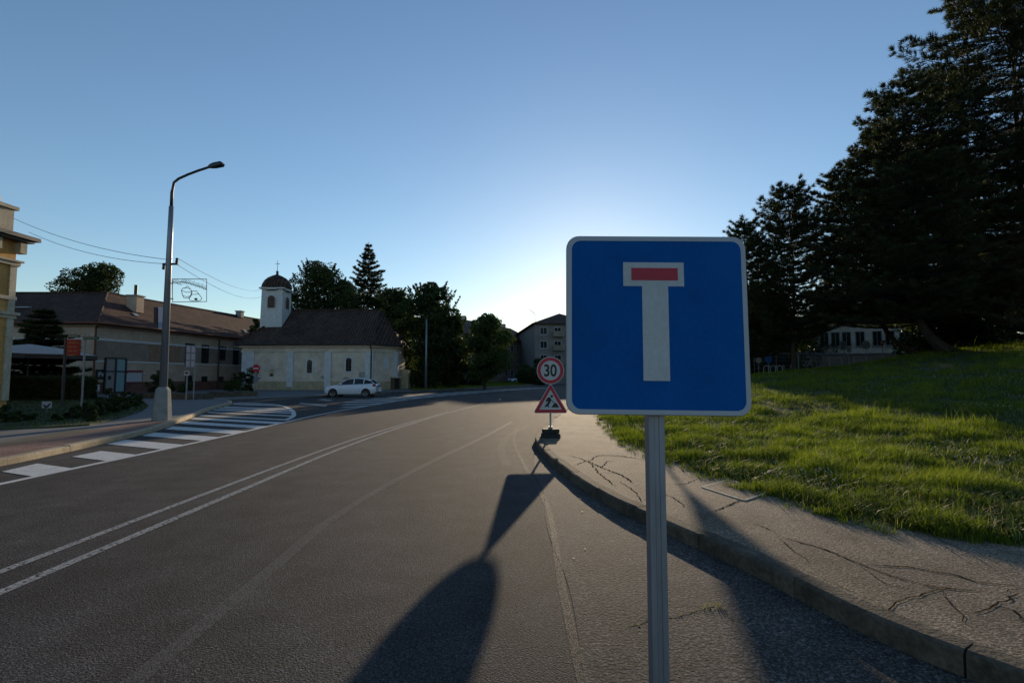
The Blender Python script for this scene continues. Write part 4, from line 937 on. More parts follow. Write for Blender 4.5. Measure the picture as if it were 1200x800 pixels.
# no-entry sign
c = G(299,463.5,.1); ne = thing('no_entry_sign', 'round red no entry sign with white bar and a small plate beneath, before the chapel', 'road sign', (c.x,c.y,.1))
zz = P(299,431.5,c.y).z
mb = MB(); mb.tube([(c.x,c.y+.04,.05),(c.x,c.y+.04,zz+.3)],.035,8); mb.build('post', M['galv'], ne)
def plate_at(name, poly, x, y, m, parent, y0=0, y1=.012): return MB().plate([(x+a,b) for a,b in poly],y+y0,y+y1).build(name, m, parent)
o = plate_at('disc', circ(0,zz,.30,24), c.x, c.y, M['red'], ne); plate_at('white_bar', [(-.21,zz+.05),(.21,zz+.05),(.21,zz-.05),(-.21,zz-.05)], c.x, c.y, M['signwhite'], o, -.006,-.001)
zz2 = P(299,444,c.y).z; plate_at('small_plate', [(-.16,zz2+.25),(.16,zz2+.25),(.16,zz2-.2),(-.16,zz2-.2)], c.x, c.y, M['boardblue'], ne)

# blue-grey framed board on two posts + small disc sign beside it
c = G(223,469,.1); Y_ = c.y; bd = thing('notice_board', 'pale framed board with grid sheets standing on thin posts before the house', 'notice board', (c.x,Y_,.1))
q0 = P(217,431,Y_); q1 = P(229.5,405.5,Y_)
mb = MB(); mb.tube([(q1.x-.05,Y_+.06,.1),(q1.x-.05,Y_+.06,q1.z)],.035,8); mb.build('post', M['galv'], bd)
mb = MB(); mb.box(q0.x,q1.x,Y_,Y_+.04,q0.z,q1.z); o = mb.build('board', M['boardblue'], bd)
mb = MB(); wv = (q1.x-q0.x)/3; hv = (q1.z-q0.z)
for i in range(2):
    for j in range(3): mb.box(q0.x+.05+i*(wv*1.5),q0.x+wv*1.5-.03+i*(wv*1.5),Y_-.012,Y_-.001,q0.z+.06+j*hv/3,q0.z+hv/3-.02+j*hv/3)
mb.build('sheets', M['signgrey'], o)
c2 = G(220,469.5,.1); sd_ = thing('small_plate_sign', 'small white plate on a short post just left of the framed board', 'road sign', (c2.x-.1,c2.y,.1))
mb = MB(); x_ = c2.x-.1; mb.tube([(x_,c2.y,.05),(x_,c2.y,P(220,437,c2.y).z)],.045,8); mb.build('post', M['galv'], sd_)
zp = P(220,437,c2.y).z; mb = MB(); mb.box(x_-.16,x_+.16,c2.y-.06,c2.y-.045,zp-.15,zp+.12); mb.build('plate', M['signwhite'], sd_)
mb = MB(); mb.box(x_-.1,x_+.1,c2.y-.066,c2.y-.061,zp-.05,zp+.05); mb.build('black_mark', M['black'], sd_)

# post with green street-name signs
c = G(95.5,477,.13); Y_ = c.y; gn = thing('street_name_post', 'grey post carrying two small green street name plates beside the red board', 'signpost', (c.x,Y_,.13))
mb = MB(); mb.tube([(c.x,Y_,.1),(c.x,Y_,P(97,390,Y_).z)],.045,8); mb.build('post', M['galv'], gn)
for (a,b,y_) in ((98,117,396.3),(80,95,394)):
    q0 = P(a,y_+1.6,Y_); q1 = P(b,y_-1.6,Y_); mb = MB(); mb.box(q0.x,q1.x,Y_-.05,Y_-.03,q0.z,q1.z); o = mb.build('name_plate', M['signgreen'], gn)
    mb = MB(); n_ = 9
    for k in range(n_):
        xx = q0.x+.08+(q1.x-q0.x-.16)*k/n_; mb.box(xx,xx+.035,Y_-.056,Y_-.051,q0.z+.05,q1.z-(.05 if k%3 else .03))
    mb.build('lettering', M['signgrey'], o)
q0 = P(77.5,416.5,Y_+.6); q1 = P(94.5,397.5,Y_+.6); rb = thing('red_board', 'red notice board with three rows of pale lettering on a dark post', 'sign board', (q0.x-.1,Y_+.6,.13))
mb = MB(); mb.tube([(q0.x-.1,Y_+.65,.1),(q0.x-.1,Y_+.65,q1.z+.1)],.06,8); mb.build('post', M['darkmetal'], rb)
o = MB().box(q0.x,q1.x,Y_+.6,Y_+.64,q0.z,q1.z).build('board', M['boardred'], rb); mb = MB()
for r_,l_ in enumerate((.75,.55,.66,.5)):
    zz = q1.z-.16-r_*.2; xx = q0.x+.08; rr = random.Random(r_)
    while xx < q0.x+.08+(q1.x-q0.x-.16)*l_+.1: dx = rr.uniform(.03,.07); mb.box(xx,xx+dx,Y_+.592,Y_+.599,zz-.03,zz+.03); xx += dx+.02
mb.build('lettering', M['plaster_pink'], o)
# little white sign on the lawn
c = G(54.5,484,.16); Y_ = c.y; ls = thing('lawn_sign', 'small white plate with a black tick shaped bird figure standing on the left lawn', 'sign', (c.x,Y_,.16))
q0 = P(48.7,478,Y_); q1 = P(60.7,470.2,Y_); mb = MB(); mb.tube([((q0.x+q1.x)/2,Y_+.02,.1),((q0.x+q1.x)/2,Y_+.02,q1.z-.03)],.012,6); mb.build('stake', M['galv'], ls)
o = MB().box(q0.x,q1.x,Y_,Y_+.008,q0.z,q1.z).build('plate', M['signwhite'], ls)
def lp_(a,b): q_ = P(a/4,380+b/4,Y_); return (q_.x,q_.z)
MB().plate([lp_(*q_) for q_ in ((200,374),(208,376),(218,383),(230,372),(241,366),(236,374),(228,386),(217,392),(210,390),(205,382))],Y_-.005,Y_-.001).build('black_figure', M['black'], o)
# low white utility box by the downpipe
c = G(110,465,.13); ub = thing('utility_box', 'small white utility box near the house downpipe', 'utility box', (c.x,c.y,.13))
MB().box(c.x-.2,c.x+.2,c.y-.12,c.y+.12,.13,.5).build('stand', M['concrete'], ub); MB().box(c.x-.24,c.x+.24,c.y-.15,c.y+.15,.5,.98).build('box_body', M['plaster_white'], ub, bevel=.015); MB().box(c.x-.18,c.x+.18,c.y-.162,c.y-.15,.56,.92).build('door', M['signgrey'], ub)
# planters with low stone edge
for nm,lab,(ax,ay,bx,by) in (('planter','long low kerbed planter bed beside the lamp foot',(158,466.5,224,468.5)),('planter','low kerbed planter bed at the chapel corner',(258,465.5,302,463.8))):
    a = G(ax,ay,.1); b = G(bx,by,.1); t = Vector((b.x-a.x,b.y-a.y)).normalized(); nn = Vector((-t.y,t.x))*1.5; pl = thing(nm,lab,'planter',((a.x+b.x)/2,(a.y+b.y)/2,.1))
    A2 = Vector((a.x,a.y)); B2 = Vector((b.x,b.y)); po = [tuple(A2),tuple(B2),tuple(B2+nn),tuple(A2+nn)]; ce = (A2+B2+nn)/2
    MB().prism(po,.05,.42).build('stone_edge', M['kerb'], pl); MB().prism([tuple(ce+(Vector(p_)-ce)*.94) for p_ in po],.40,.46).build('soil', M['soil'], pl)
    pl['span'] = [a.x,a.y,b.x,b.y]
# market umbrella on the terrace
def umbrella(px0,px1,pyt,pye,Y_,label):
    q0 = P(px0,pye,Y_); q1 = P(px1,pye,Y_); cx_ = (q0.x+q1.x)/2; r_ = (q1.x-q0.x)/2; zt_ = P(px0,pyt,Y_).z
    u = thing('market_umbrella', label, 'umbrella', (cx_,Y_,.13)); mb = MB(); ze = q1.z; n = 8; k2 = 1/math.cos(math.pi/8)
    ri = [(math.cos(math.pi/8+2*math.pi*k/n)*r_*k2,math.sin(math.pi/8+2*math.pi*k/n)*r_*k2) for k in range(n)]
    for dz in (0,-.02):
        vs = [(cx_,Y_,zt_+dz)]+[(cx_+x*.5,Y_+y*.5,zt_+(ze-zt_)*.38+dz) for x,y in ri]+[(cx_+x,Y_+y,ze+dz) for x,y in ri]
        fs = [(0,1+k,1+(k+1)%n) for k in range(n)]+[(1+k,9+k,9+(k+1)%n,1+(k+1)%n) for k in range(n)]
        mb.add(vs, fs if dz == 0 else [f_[::-1] for f_ in fs])
    vb = MB(); vb.add([(cx_+x,Y_+y,ze) for x,y in ri]+[(cx_+x*1.005,Y_+y*1.005,ze-.28) for x,y in ri],[(k,k+8,(k+1)%8+8,(k+1)%8) for k in range(8)])
    vb.build('valance', M['canvas_dark'], u); mb.build('canopy', M['canvas'], u); mb = MB(); mb.tube([(cx_,Y_,.1),(cx_,Y_,zt_-.02)],.05,8)
    mb.build('mast', M['darkmetal'], u); mb = MB()
    for x,y in ri: mb.tube([(cx_,Y_,zt_-.1),(cx_+x*.5,Y_+y*.5,zt_+(ze-zt_)*.38-.05),(cx_+x*.99,Y_+y*.99,ze-.04)],.015,4)
    mb.build('ribs', M['darkmetal'], u); mb = MB(); mb.prism([(cx_+x*.2,Y_+y*.2) for x,y in ri],.1,.25); mb.build('foot', M['concrete'], u)
umbrella(-26,94,403,416,33.5,'large white market umbrella over the terrace behind the hedge')
umbrella(-75,12,401,413,29,'second market umbrella cut by the left edge beside the ochre building')
# ---- playground of small traffic signs, railings, bike rack and fence behind the lawn
def gz(px,py,Y_): q_ = P(px,py,Y_); return q_
def mini(px,pyc,pyb,Y_,shape,size,mcol,label,inner=None,lean=0,name='practice_sign'):
    q_ = gz(px,pyc,Y_); b = gz(px,pyb,Y_); zb_ = min(b.z, lawn_z(q_.x,min(Y_,60))); r = thing(name,label,'road sign',(q_.x,Y_,b.z-.05))
    mb = MB(); mb.tube([(q_.x+lean,Y_+.04,zb_-.1),(q_.x,Y_+.04,q_.z+.1)],.035,6); mb.build('post', M['galv'], r)
    po = circ(0,q_.z,size,20) if shape == 'c' else rtri(0,q_.z,size*2,.04,down=(shape=='d')) if shape in 'ud' else [(-size*.7,q_.z+size),(size*.7,q_.z+size),(size*.7,q_.z-size),(-size*.7,q_.z-size)]
    o = plate_at('panel', po, q_.x, Y_, M[mcol], r)
    if inner:
        pi_ = circ(0,q_.z,size*.7,20) if shape == 'c' else rtri(0,q_.z,size*1.3,.02,down=(shape=='d')) if shape in 'ud' else [(-size*.5,q_.z+size*.8),(size*.5,q_.z+size*.8),(size*.5,q_.z-size*.8),(-size*.5,q_.z-size*.8)]
        plate_at('inner_face', pi_, q_.x, Y_, M[inner], o, -.006,-.001)
    return r
GR = 'small traffic signs of the practice ground'
mini(1015,404,424,50,'c',.42,'sign_back','round dark backed sign in the middle of the practice ground',group if False else None)['group'] = GR
mini(1034,401.5,422,48,'d',.38,'red','inverted triangle sign right of the round one on the practice ground','signwhite')['group'] = GR
mini(1063,402.5,412,46,'u',.42,'sign_back','upright triangle sign furthest right below the cream building','black')['group'] = GR
mini(988,405,424,50,'r',.42,'sign_back','narrow rectangular sign on a leaning pole left of the round sign','boardblue',lean=.5)['group'] = GR
mini(995,409,424,51,'r',.3,'sign_back','smallest rectangular sign just right of the leaning one',lean=0)['group'] = GR
mini(889,422,436,46,'c',.26,'signwhite','round white sign furthest left, next to the blue round sign','signgrey')['group'] = GR
mini(900.5,421,434,47,'c',.33,'signblue2','small round blue sign above the white bicycle rack','signblue2')['group'] = GR
# bicycle rack of hoops
rk = gz(908,434,42); Yr = 42; zr = lawn_z(rk.x,34)-.2; zr = gz(908,437.5,42).z
br2 = thing('bicycle_rack', 'white bicycle rack of six hoops below the blue round sign', 'bicycle rack', (rk.x,Yr,zr))
for k in range(6):
    x_ = gz(898+k*4.0,437,Yr).x; mb = MB(); h_ = .62; pts_ = [(x_+.14*math.cos(a),Yr+.25*math.cos(a)*(k%2-.5),zr+h_*.7+.2*math.sin(a)) for a in [math.pi*j/8 for j in range(9)]]
    mb.tube([(pts_[0][0],pts_[0][1],zr-.1)]+pts_+[(pts_[-1][0],pts_[-1][1],zr-.1)],.028,6); mb.build('hoop', M['signgrey'], br2)
mb = MB(); mb.tube([(gz(897,437,Yr).x,Yr+.2,zr+.05),(gz(920,437,Yr).x,Yr+.2,zr+.05)],.03,6); mb.build('rail', M['signgrey'], br2)
# tube barriers
for (a,b,yt,yb,Y_,lab) in ((972,986,419,430,45,'left one of two white tube barriers on the practice ground'),(1001,1015,418,426.5,46,'right one of two white tube barriers on the practice ground')):
    q0 = gz(a,yb,Y_); q1 = gz(b,yt,Y_); r = thing('tube_barrier',lab,'barrier',((q0.x+q1.x)/2,Y_,q0.z),group='white tube barriers')
    for xx in (q0.x,q1.x): mb = MB(); mb.tube([(xx,Y_,q0.z-.3),(xx,Y_,q1.z)],.03,6); mb.build('leg', M['signgrey'], r)
    mb = MB(); mb.tube([(q0.x,Y_,q1.z),(q1.x,Y_,q1.z)],.03,6); mb.build('top_rail', M['signgrey'], r); mb = MB(); mb.tube([(q0.x,Y_,(q0.z+q1.z)/2),(q1.x,Y_,(q0.z+q1.z)/2)],.025,6); mb.build('mid_rail', M['signgrey'], r)
# mesh fence
Yf = 52; fn = thing('mesh_fence','low wire mesh fence with grey posts crossing the practice ground','fence',(gz(930,430,Yf).x,Yf,1.6))
for px in (884,910,936,965,990): 
    q0 = gz(px,434,Yf); q1 = gz(px,413,Yf); mb = MB(); mb.tube([(q0.x,Yf,q0.z-.5),(q0.x,Yf,q1.z)],.06 if px == 936 else .035,6); mb.build('post', M['concrete'] if px == 936 else M['galv'], fn)
mb = MB(); qa = gz(884,414,Yf); qb = gz(990,414,Yf); zl = gz(884,432,Yf).z
for k in range(5): z_ = zl+(qa.z-zl)*k/4; mb.tube([(qa.x,Yf,z_),(qb.x,Yf,z_)],.012 if k < 4 else .03,4)
for k in range(60): x_ = qa.x+(qb.x-qa.x)*k/59; mb.tube([(x_,Yf,zl),(x_,Yf,qa.z)],.008,3)
mb.build('wire_mesh', M['galv'], fn)
# child bicycle frame like object: small pale bicycle leaning at fence post
def bicycle(px,py,Y_):
    q_ = gz(px,py,Y_); z0 = q_.z; x0 = q_.x; r = thing('bicycle','small pale bicycle parked beside the thick fence post','bicycle',(x0,Y_,z0)); 
    for s_ in (-.42,.42):
        o = MB(); pts_ = [(x0+s_+.27*math.cos(a),Y_,z0+.3+.27*math.sin(a)) for a in [2*math.pi*k/16 for k in range(17)]]; o.tube(pts_,.02,5); o.build('wheel', M['tyre'], r)
    mb = MB(); a,b,c_,d_ = (x0-.42,Y_,z0+.3),(x0-.05,Y_,z0+.3),(x0-.16,Y_,z0+.72),(x0+.3,Y_,z0+.72)
    for u_,v_ in ((a,b),(a,c_),(b,c_),(c_,d_),(b,d_),(d_,(x0+.42,Y_,z0+.3)),(d_,(x0+.27,Y_,z0+.92))): mb.tube([u_,v_],.02,5)
    mb.build('frame', M['signwhite'], r); mb = MB(); mb.tube([(x0+.27,Y_-.22,z0+.95),(x0+.27,Y_,z0+.92),(x0+.27,Y_+.22,z0+.95)],.018,5); mb.build('handlebar', M['black'], r)
    mb = MB(); mb.box(x0-.28,x0-.06,Y_-.06,Y_+.06,z0+.80,z0+.85); mb.build('saddle', M['black'], r)
bicycle(947,432,49)

# ================================================================== CARS
def make_car(name, label, paint, group=None):
    r = thing(name, label, 'car')
    # side profile stations: x, underside, shoulder height, half width at shoulder
    st = [(-2.13,.40,.60,.62),(-2.08,.26,.70,.74),(-1.85,.22,.80,.84),(-1.45,.20,.89,.88),(-1.0,.20,.95,.895),(-.6,.20,.97,.90),(0,.20,.99,.90),(.7,.20,1.01,.90),(1.3,.20,1.04,.89),(1.75,.24,1.06,.86),(2.0,.30,1.02,.80),(2.13,.40,.90,.70)]
    sec = []
    for x,zu,zs_,hw_ in st:
        sec.append([(x,-hw_*.9,zu),(x,-hw_*.985,zu+.10),(x,-hw_,(zu+zs_)*.5),(x,-hw_*.99,zs_-.12),(x,-hw_*.90,zs_),(x,0,zs_+.035),(x,hw_*.90,zs_),(x,hw_*.99,zs_-.12),(x,hw_,(zu+zs_)*.5),(x,hw_*.985,zu+.10),(x,hw_*.9,zu)])
    mb = MB(); n = len(sec[0]); vs = [p_ for s_ in sec for p_ in s_]; fs = [(i*n+k,i*n+k+1,(i+1)*n+k+1,(i+1)*n+k) for i in range(len(sec)-1) for k in range(n-1)]
    fs += [((i+1)*n,(i+1)*n+n-1,i*n+n-1,i*n) for i in range(len(sec)-1)]+[tuple(range(n)),tuple(range((len(sec)-1)*n,len(sec)*n))[::-1]]
    mb.add(vs,[f_[::-1] for f_ in fs]); body = mb.build('body', paint, r, smooth=True)
    # roof shell and pillars: loft from shoulder to roof
    gl = [(-1.02,.97,.82),(-.27,1.34,.66),(.08,1.43,.64),(.6,1.45,.63),(1.1,1.40,.61),(1.60,1.27,.58),(2.0,1.00,.68)]
    mb = MB(); m_ = len(gl); vs = []
    for x,z,hw_ in gl: vs += [(x,-hw_,z),(x,-hw_*.7,z+.035),(x,0,z+.05),(x,hw_*.7,z+.035),(x,hw_,z)]
    mb.add(vs,[(i*5+k,(i+1)*5+k,(i+1)*5+k+1,i*5+k+1) for i in range(1,m_-2) for k in range(4)]); mb.build('roof', paint, body, smooth=True)
    mb = MB(); mb.add([vs[k] for k in range(10)],[(k,k+5,k+6,k+1) for k in range(4)]); mb.build('windscreen', M['glass'], r, smooth=True)
    mb = MB(); mb.add([vs[k] for k in range((m_-2)*5,m_*5)],[(k,k+5,k+6,k+1) for k in range(4)]); mb.build('rear_window', M['glass'], r, smooth=True)
    sh = lambda x: .97+(x+1)*.034
    for s_ in (-1,1):
        low = [(-.95,.965),(-.3,.985),(.35,1.0),(.95,1.03),(1.35,1.06),(1.66,1.10)]; top = [(-.90,1.0),(-.27,1.33),(.35,1.43),(.95,1.40),(1.35,1.32),(1.66,1.16)]
        hwt = {0:.80,1:.66,2:.635,3:.62,4:.585,5:.65}
        mb = MB(); v_ = []
        for k in range(6): v_ += [(low[k][0],s_*.835,low[k][1]),(top[k][0],s_*(hwt[k]+.004),top[k][1])]
        mb.add(v_,[(2*k,2*k+2,2*k+3,2*k+1) if s_ < 0 else (2*k+1,2*k+3,2*k+2,2*k) for k in range(5)]); mb.build('side_window', M['glass'], r)
        mb = MB()
        for x_ in (.33,1.12): mb.add([(x_-.035,s_*.842,1.0),(x_+.035,s_*.842,1.0),(x_+.03,s_*.645,1.43-.05*(x_>1)),(x_-.03,s_*.645,1.435-.05*(x_>1))],[(0,1,2,3) if s_ < 0 else (3,2,1,0)])
        mb.tube([(-.95,s_*.82,.975),(-.27,s_*.672,1.345),(.08,s_*.655,1.42),(.6,s_*.645,1.445),(1.1,s_*.625,1.40),(1.6,s_*.595,1.27),(1.98,s_*.69,1.02)],.024,5)
        mb.build('pillar', paint, body)
        mb = MB(); mb.box(-.78,-.60,s_*.86-.0+min(0,s_*.14),s_*.86+max(0,s_*.14),.98,1.10); mb.build('mirror', paint, body, bevel=.03)
        for x_ in (.10,.95): MB().box(x_,x_+.17,s_*.905-.012,s_*.905+.012,.86,.885).build('door_handle', paint, body)
        mb = MB(); mb.add([(-2.06,s_*.50,.60),(-1.72,s_*.855,.66),(-1.62,s_*.87,.78),(-1.95,s_*.66,.73),(-2.09,s_*.50,.56),(-1.72,s_*.87,.62)],[(0,1,2,3),(3,2,1,0)]); mb.build('headlight', M['lampclear'], r)
        mb = MB(); mb.box(1.86,2.08,s_*.76-.09,s_*.76+.09,.84,1.02); mb.build('tail_light', M['lampred'], r, bevel=.03)
        for x_ in (-1.33,1.33):
            o = MB(); pr = [(.22,-.10),(.30,-.11),(.325,-.07),(.325,.07),(.30,.11),(.22,.10)]; n2 = 24; vs2 = []
            for k in range(n2):
                a = 2*math.pi*k/n2
                for r_,y_ in pr: vs2.append((x_+r_*math.cos(a),s_*.83+y_,.325+r_*math.sin(a)))
            o.add(vs2,[(k*6+j,k*6+(j+1)%6,((k+1)%n2)*6+(j+1)%6,((k+1)%n2)*6+j) for k in range(n2) for j in range(6)]); ty = o.build('wheel', M['tyre'], r, smooth=False)
            o = MB(); yo = s_*.925
            for k in range(5):
                a = 2*math.pi*k/5+.3; dx,dz = math.cos(a),math.sin(a); o.add([(x_+dz*.035,yo,.325-dx*.035),(x_-dz*.035,yo,.325+dx*.035),(x_+dx*.225-dz*.045,yo,.325+dz*.225+dx*.045),(x_+dx*.225+dz*.045,yo,.325+dz*.225-dx*.045)],[(0,1,2,3),(3,2,1,0)])
            pts_ = [(x_+.21*math.cos(2*math.pi*k/20),yo,.325+.21*math.sin(2*math.pi*k/20)) for k in range(21)]; o.tube(pts_,.018,5); o.tube([(x_,yo-.01,.325),(x_,yo+.01,.325)],.05,10); o.build('rim', M['rim'], ty)
            o = MB(); pts_ = [(x_+.355*math.cos(a),s_*.897,.325+.355*math.sin(a)) for a in [math.pi*k/12 for k in range(13)]]; 
            o.add([(x_,s_*.906,.325)]+[(x_+.365*math.cos(a),s_*.906,.325+.365*math.sin(a)) for a in [-.35+(math.pi+.7)*k/14 for k in range(15)]],[(0,k+1,k+2) for k in range(14)]+[(0,k+2,k+1) for k in range(14)]); o.build('wheel_arch', M['black'], body)
            for c_ in kids(body): 
                pass
    mb = MB(); mb.box(-2.14,-2.06,-.42,.42,.40,.54); mb.build('grille', M['black'], r)
    mb = MB(); mb.box(-2.155,-2.135,-.26,.26,.30,.39); mb.build('number_plate', M['signwhite'], r)
    mb = MB(); mb.box(2.10,2.14,-.26,.26,.62,.73); mb.build('number_plate', M['signwhite'], r)
    mb = MB(); mb.box(-1.9,1.9,-.7,.7,.17,.24); mb.build('underbody', M['black'], r)
    return r
car = make_car('parked_car','white five door hatchback facing left, parked before the chapel wall', M['carwhite'])
for o in bpy.data.objects:
    if o.name.startswith('wheel_arch'): o.location.y = 0
c = G(409.5,465.3); car.location = (c.x,c.y+.85,.0); car.rotation_euler = (0,0,R(-2)); car.scale = (.93,.95,.96)
c2_ = copy_tree(car); c2_['label'] = 'pale car parked in the dark shade beside the chapel apse, partly hidden'; c2_.location = (-12.6,66.5,.1); c2_.rotation_euler = (0,0,R(60))
for ch_ in [o for o in bpy.data.objects if o.parent == c2_ or (o.parent and o.parent.parent == c2_)]:
    if ch_.material_slots and ch_.data.materials[0] == M['carwhite']:
        ch_.data = ch_.data.copy(); ch_.data.materials[0] = M['carsilver']
c3_ = copy_tree(car); c3_['label'] = 'small white car far down the street left of the hedge shrubs'; c3_.location = (0.2,118,.1); c3_.rotation_euler = (0,0,R(75))
c4_ = copy_tree(car); c4_['label'] = 'small white car far down the street, nearest the apartment block'; c4_.location = (1.7,112,.1); c4_.rotation_euler = (0,0,R(12))
# ================================================================== VEGETATION
def unit(a): return a/np.maximum(np.linalg.norm(a,axis=1,keepdims=True),1e-9)
def needle_mesh(C_, D_, n, ln, wd, spread, rng, tint):
    ln = ln*.82
    """tufts: centres C (N,3), growth dirs D; n blades each"""
    N = len(C_); c = np.repeat(C_,n,0); d = np.repeat(D_,n,0); r = unit(rng.normal(size=(N*n,3))); dr = unit(d+r*spread)
    l = ln*rng.uniform(.6,1.15,(N*n,1)); sd_ = unit(np.cross(dr, rng.normal(size=(N*n,3))))*wd*rng.uniform(.7,1.3,(N*n,1))
    st = c + r*ln*.12
    V = np.stack([st-sd_*.5, st+sd_*.5, st+dr*l],1).reshape(-1,3); F = np.arange(N*n*3).reshape(-1,3)
    t = np.repeat(np.clip(np.repeat(tint,n)+rng.normal(0,.12,N*n),0,1),3); return V,F,t
def leaf_mesh(C_, ln, wd, rng, tint, up=.3):
    N = len(C_); a = unit(rng.normal(size=(N,3))); a[:,2] *= .7; a = unit(a); b = unit(np.cross(a, rng.normal(size=(N,3))))
    s_ = rng.uniform(.6,1.3,(N,1)); a = a*ln*s_*.5; b = b*wd*s_*.5
    V = np.stack([C_-a, C_+b, C_+a, C_-b],1).reshape(-1,3); F = np.arange(N*4).reshape(-1,4)
    return V,F,np.repeat(np.clip(tint+rng.normal(0,.15,N),0,1),4)
def branch_tube(mb, pts, r0, r1, n=5):
    k = len(pts); mb.tube(pts, [r0+(r1-r0)*i/(k-1) for i in range(k)], n, cap=False)

def pine(name, label, cat, x, y, z, H, env, seed, whorls=22, per=6, tuft=.34, wd=.028, nb=11, lean=(0,0), trunk_r=.28, mat_='needle', dens=1.0, droop=-.12, z0f=.1, group='pines and firs on the lawn slope', up=.35, sides=None, bow=0):
    rng = np.random.default_rng(seed); r = thing(name, label, cat, (x,y,z), group); tm = MB()
    tp_ = lambda f: np.array([x+lean[0]*f+bow*(1-math.exp(-f/.06))+.12*math.sin(f*7+seed), y+lean[1]*f, z+H*f])
    branch_tube(tm, [tuple(tp_(f)) for f in [-.02,0,.02,.04,.06,.09,.13,.2,.3,.45,.6,.8,1]], trunk_r, .03, 8)
    Cs=[]; Ds=[]; Ts=[]
    for w_ in range(whorls):
        f = z0f+(1-z0f)*((w_+rng.uniform(-.3,.3))/whorls); f = min(max(f,z0f),.985); o = tp_(f); L0 = env(f)
        for k in range(per):
            az = 2*math.pi*(k+rng.uniform(-.4,.4))/per+w_*1.3; L = L0*rng.uniform(.55,1.12)
            if sides: L *= sides(az)
            el = droop+rng.uniform(-.12,.15)+.5*max(0,f-.75); dirh = np.array([math.cos(az),math.sin(az),0]); m = 6; pts = []
            for i in range(m+1):
                t = i/m; pts.append(o+dirh*L*t+np.array([0,0,L*(el*t+up*t*t*.8)]))
            branch_tube(tm, [tuple(p_) for p_ in pts], max(.02,trunk_r*.28*(1-f)+.015), .012, 4)
            nt_ = int(L*5.2*dens)+2
            for j in range(nt_):
                t = .22+.78*(j+rng.uniform())/nt_; i = min(m-1,int(t*m)); p_ = pts[i]+(pts[i+1]-pts[i])*(t*m-i)
                side = np.array([-dirh[1],dirh[0],0])*rng.choice([-1,1]); tw = L*.30*(1.15-t)*rng.uniform(.3,1)+.1
                e = p_+side*tw+dirh*tw*.5+np.array([0,0,rng.uniform(-.05,.25)*tw+.06]); 
                for q_ in (1.0,.78,.55,.3):
                    Cs.append(p_+(e-p_)*q_); Ds.append(unit((side*.5+dirh*.7+np.array([0,0,.7]))[None])[0]); Ts.append(rng.uniform(.1,.7)+.25*(t-.5))
                if tw > .5: tm.tube([tuple(p_),tuple(e)],.012,3,cap=False)
            Cs.append(pts[-1]); Ds.append(unit((dirh*.5+np.array([0,0,.9]))[None])[0]); Ts.append(.7)
    Cs.append(tp_(1)); Ds.append(np.array([0,0,1.])); Ts.append(.6)
    V,F,t = needle_mesh(np.array(Cs),np.array(Ds),nb,tuft,wd,.75,rng,np.array(Ts)); np_mesh('crown', V,F,M[mat_],r,t)
    tm.build('trunk', M['bark'], r); return r

def leafy(name, label, cat, x, y, z, H, rx, ry, seed, nleaf=26000, ln=.20, wd=.13, low=.08, mat_='leaf', trunk_r=.2, group=None, blobs=34, shape=1.0, spikes=0, fill=.55, spike_len=1.6):
    """crown made of many leaf clumps on limbs, with shoots sticking out"""
    rng = np.random.default_rng(seed); r = thing(name,label,cat,(x,y,z),group); tm = MB()
    zc0 = z+H*low; hc = H*(1-low)
    branch_tube(tm,[(x,y,z-.1),(x+.05*H*rng.uniform(-.3,.3),y,z+H*.35),(x,y,z+H*.8)],trunk_r,.04,7)
    C_ = []; T_ = []
    per = nleaf//(blobs+1)
    for b in range(blobs):
        f = (b+rng.uniform())/blobs; prof = math.sin(math.pi*min(1,(f*.93+.07))**shape)**.6; az = rng.uniform(0,2*math.pi); rad = rng.uniform(.35,.92) if b%3 else rng.uniform(0,.4)
        c = np.array([x+rx*prof*rad*math.cos(az), y+ry*prof*rad*math.sin(az), zc0+hc*f*.92]); R_ = (.20+.12*rng.uniform())*min(rx,hc*.6)*(.75+.5*prof)
        pts = unit(rng.normal(size=(per,3)))*(rng.uniform(fill,1.0,(per,1))**.5)*R_*np.array([1.1,1.1,.8])
        lump = 1+.35*np.sin(pts[:,0:1]*7/R_*.6+seed+b)*np.cos(pts[:,2:3]*6/R_*.6+b); C_.append(c+pts*lump); T_.append(np.full(per,rng.uniform(.15,.75)))
        a = np.array([x,y,z+H*min(.75,.15+f*.5)]); mid = (a+c)/2+np.array([0,0,-.1*H*rng.uniform(0,.3)]); branch_tube(tm,[tuple(a),tuple(mid),tuple(c)],trunk_r*.35,.015,5)
    for s_ in range(spikes):
        az = rng.uniform(0,2*math.pi); f = rng.uniform(.35,1); prof = math.sqrt(max(.02,1-(f-.35)**2/.46)); c = np.array([x+rx*prof*.75*math.cos(az),y+ry*prof*.75*math.sin(az),zc0+hc*f*.9])
        d = np.array([math.cos(az)*.55,math.sin(az)*.55,1.0])*spike_len*rng.uniform(.6,1.2)*.8; k = 90; t = rng.uniform(0,1,(k,1)); C_.append(c+d*t+rng.normal(size=(k,3))*.10*(1.3-t)); T_.append(np.full(k,.5)); tm.tube([tuple(c-d*.5),tuple(c+d)],[.03,.008],3,cap=False)
    C_ = np.concatenate(C_); T_ = np.concatenate(T_); V,F,t = leaf_mesh(C_,ln,wd,rng,T_); np_mesh('crown',V,F,M[mat_],r,t); tm.build('trunk',M['bark'],r); return r

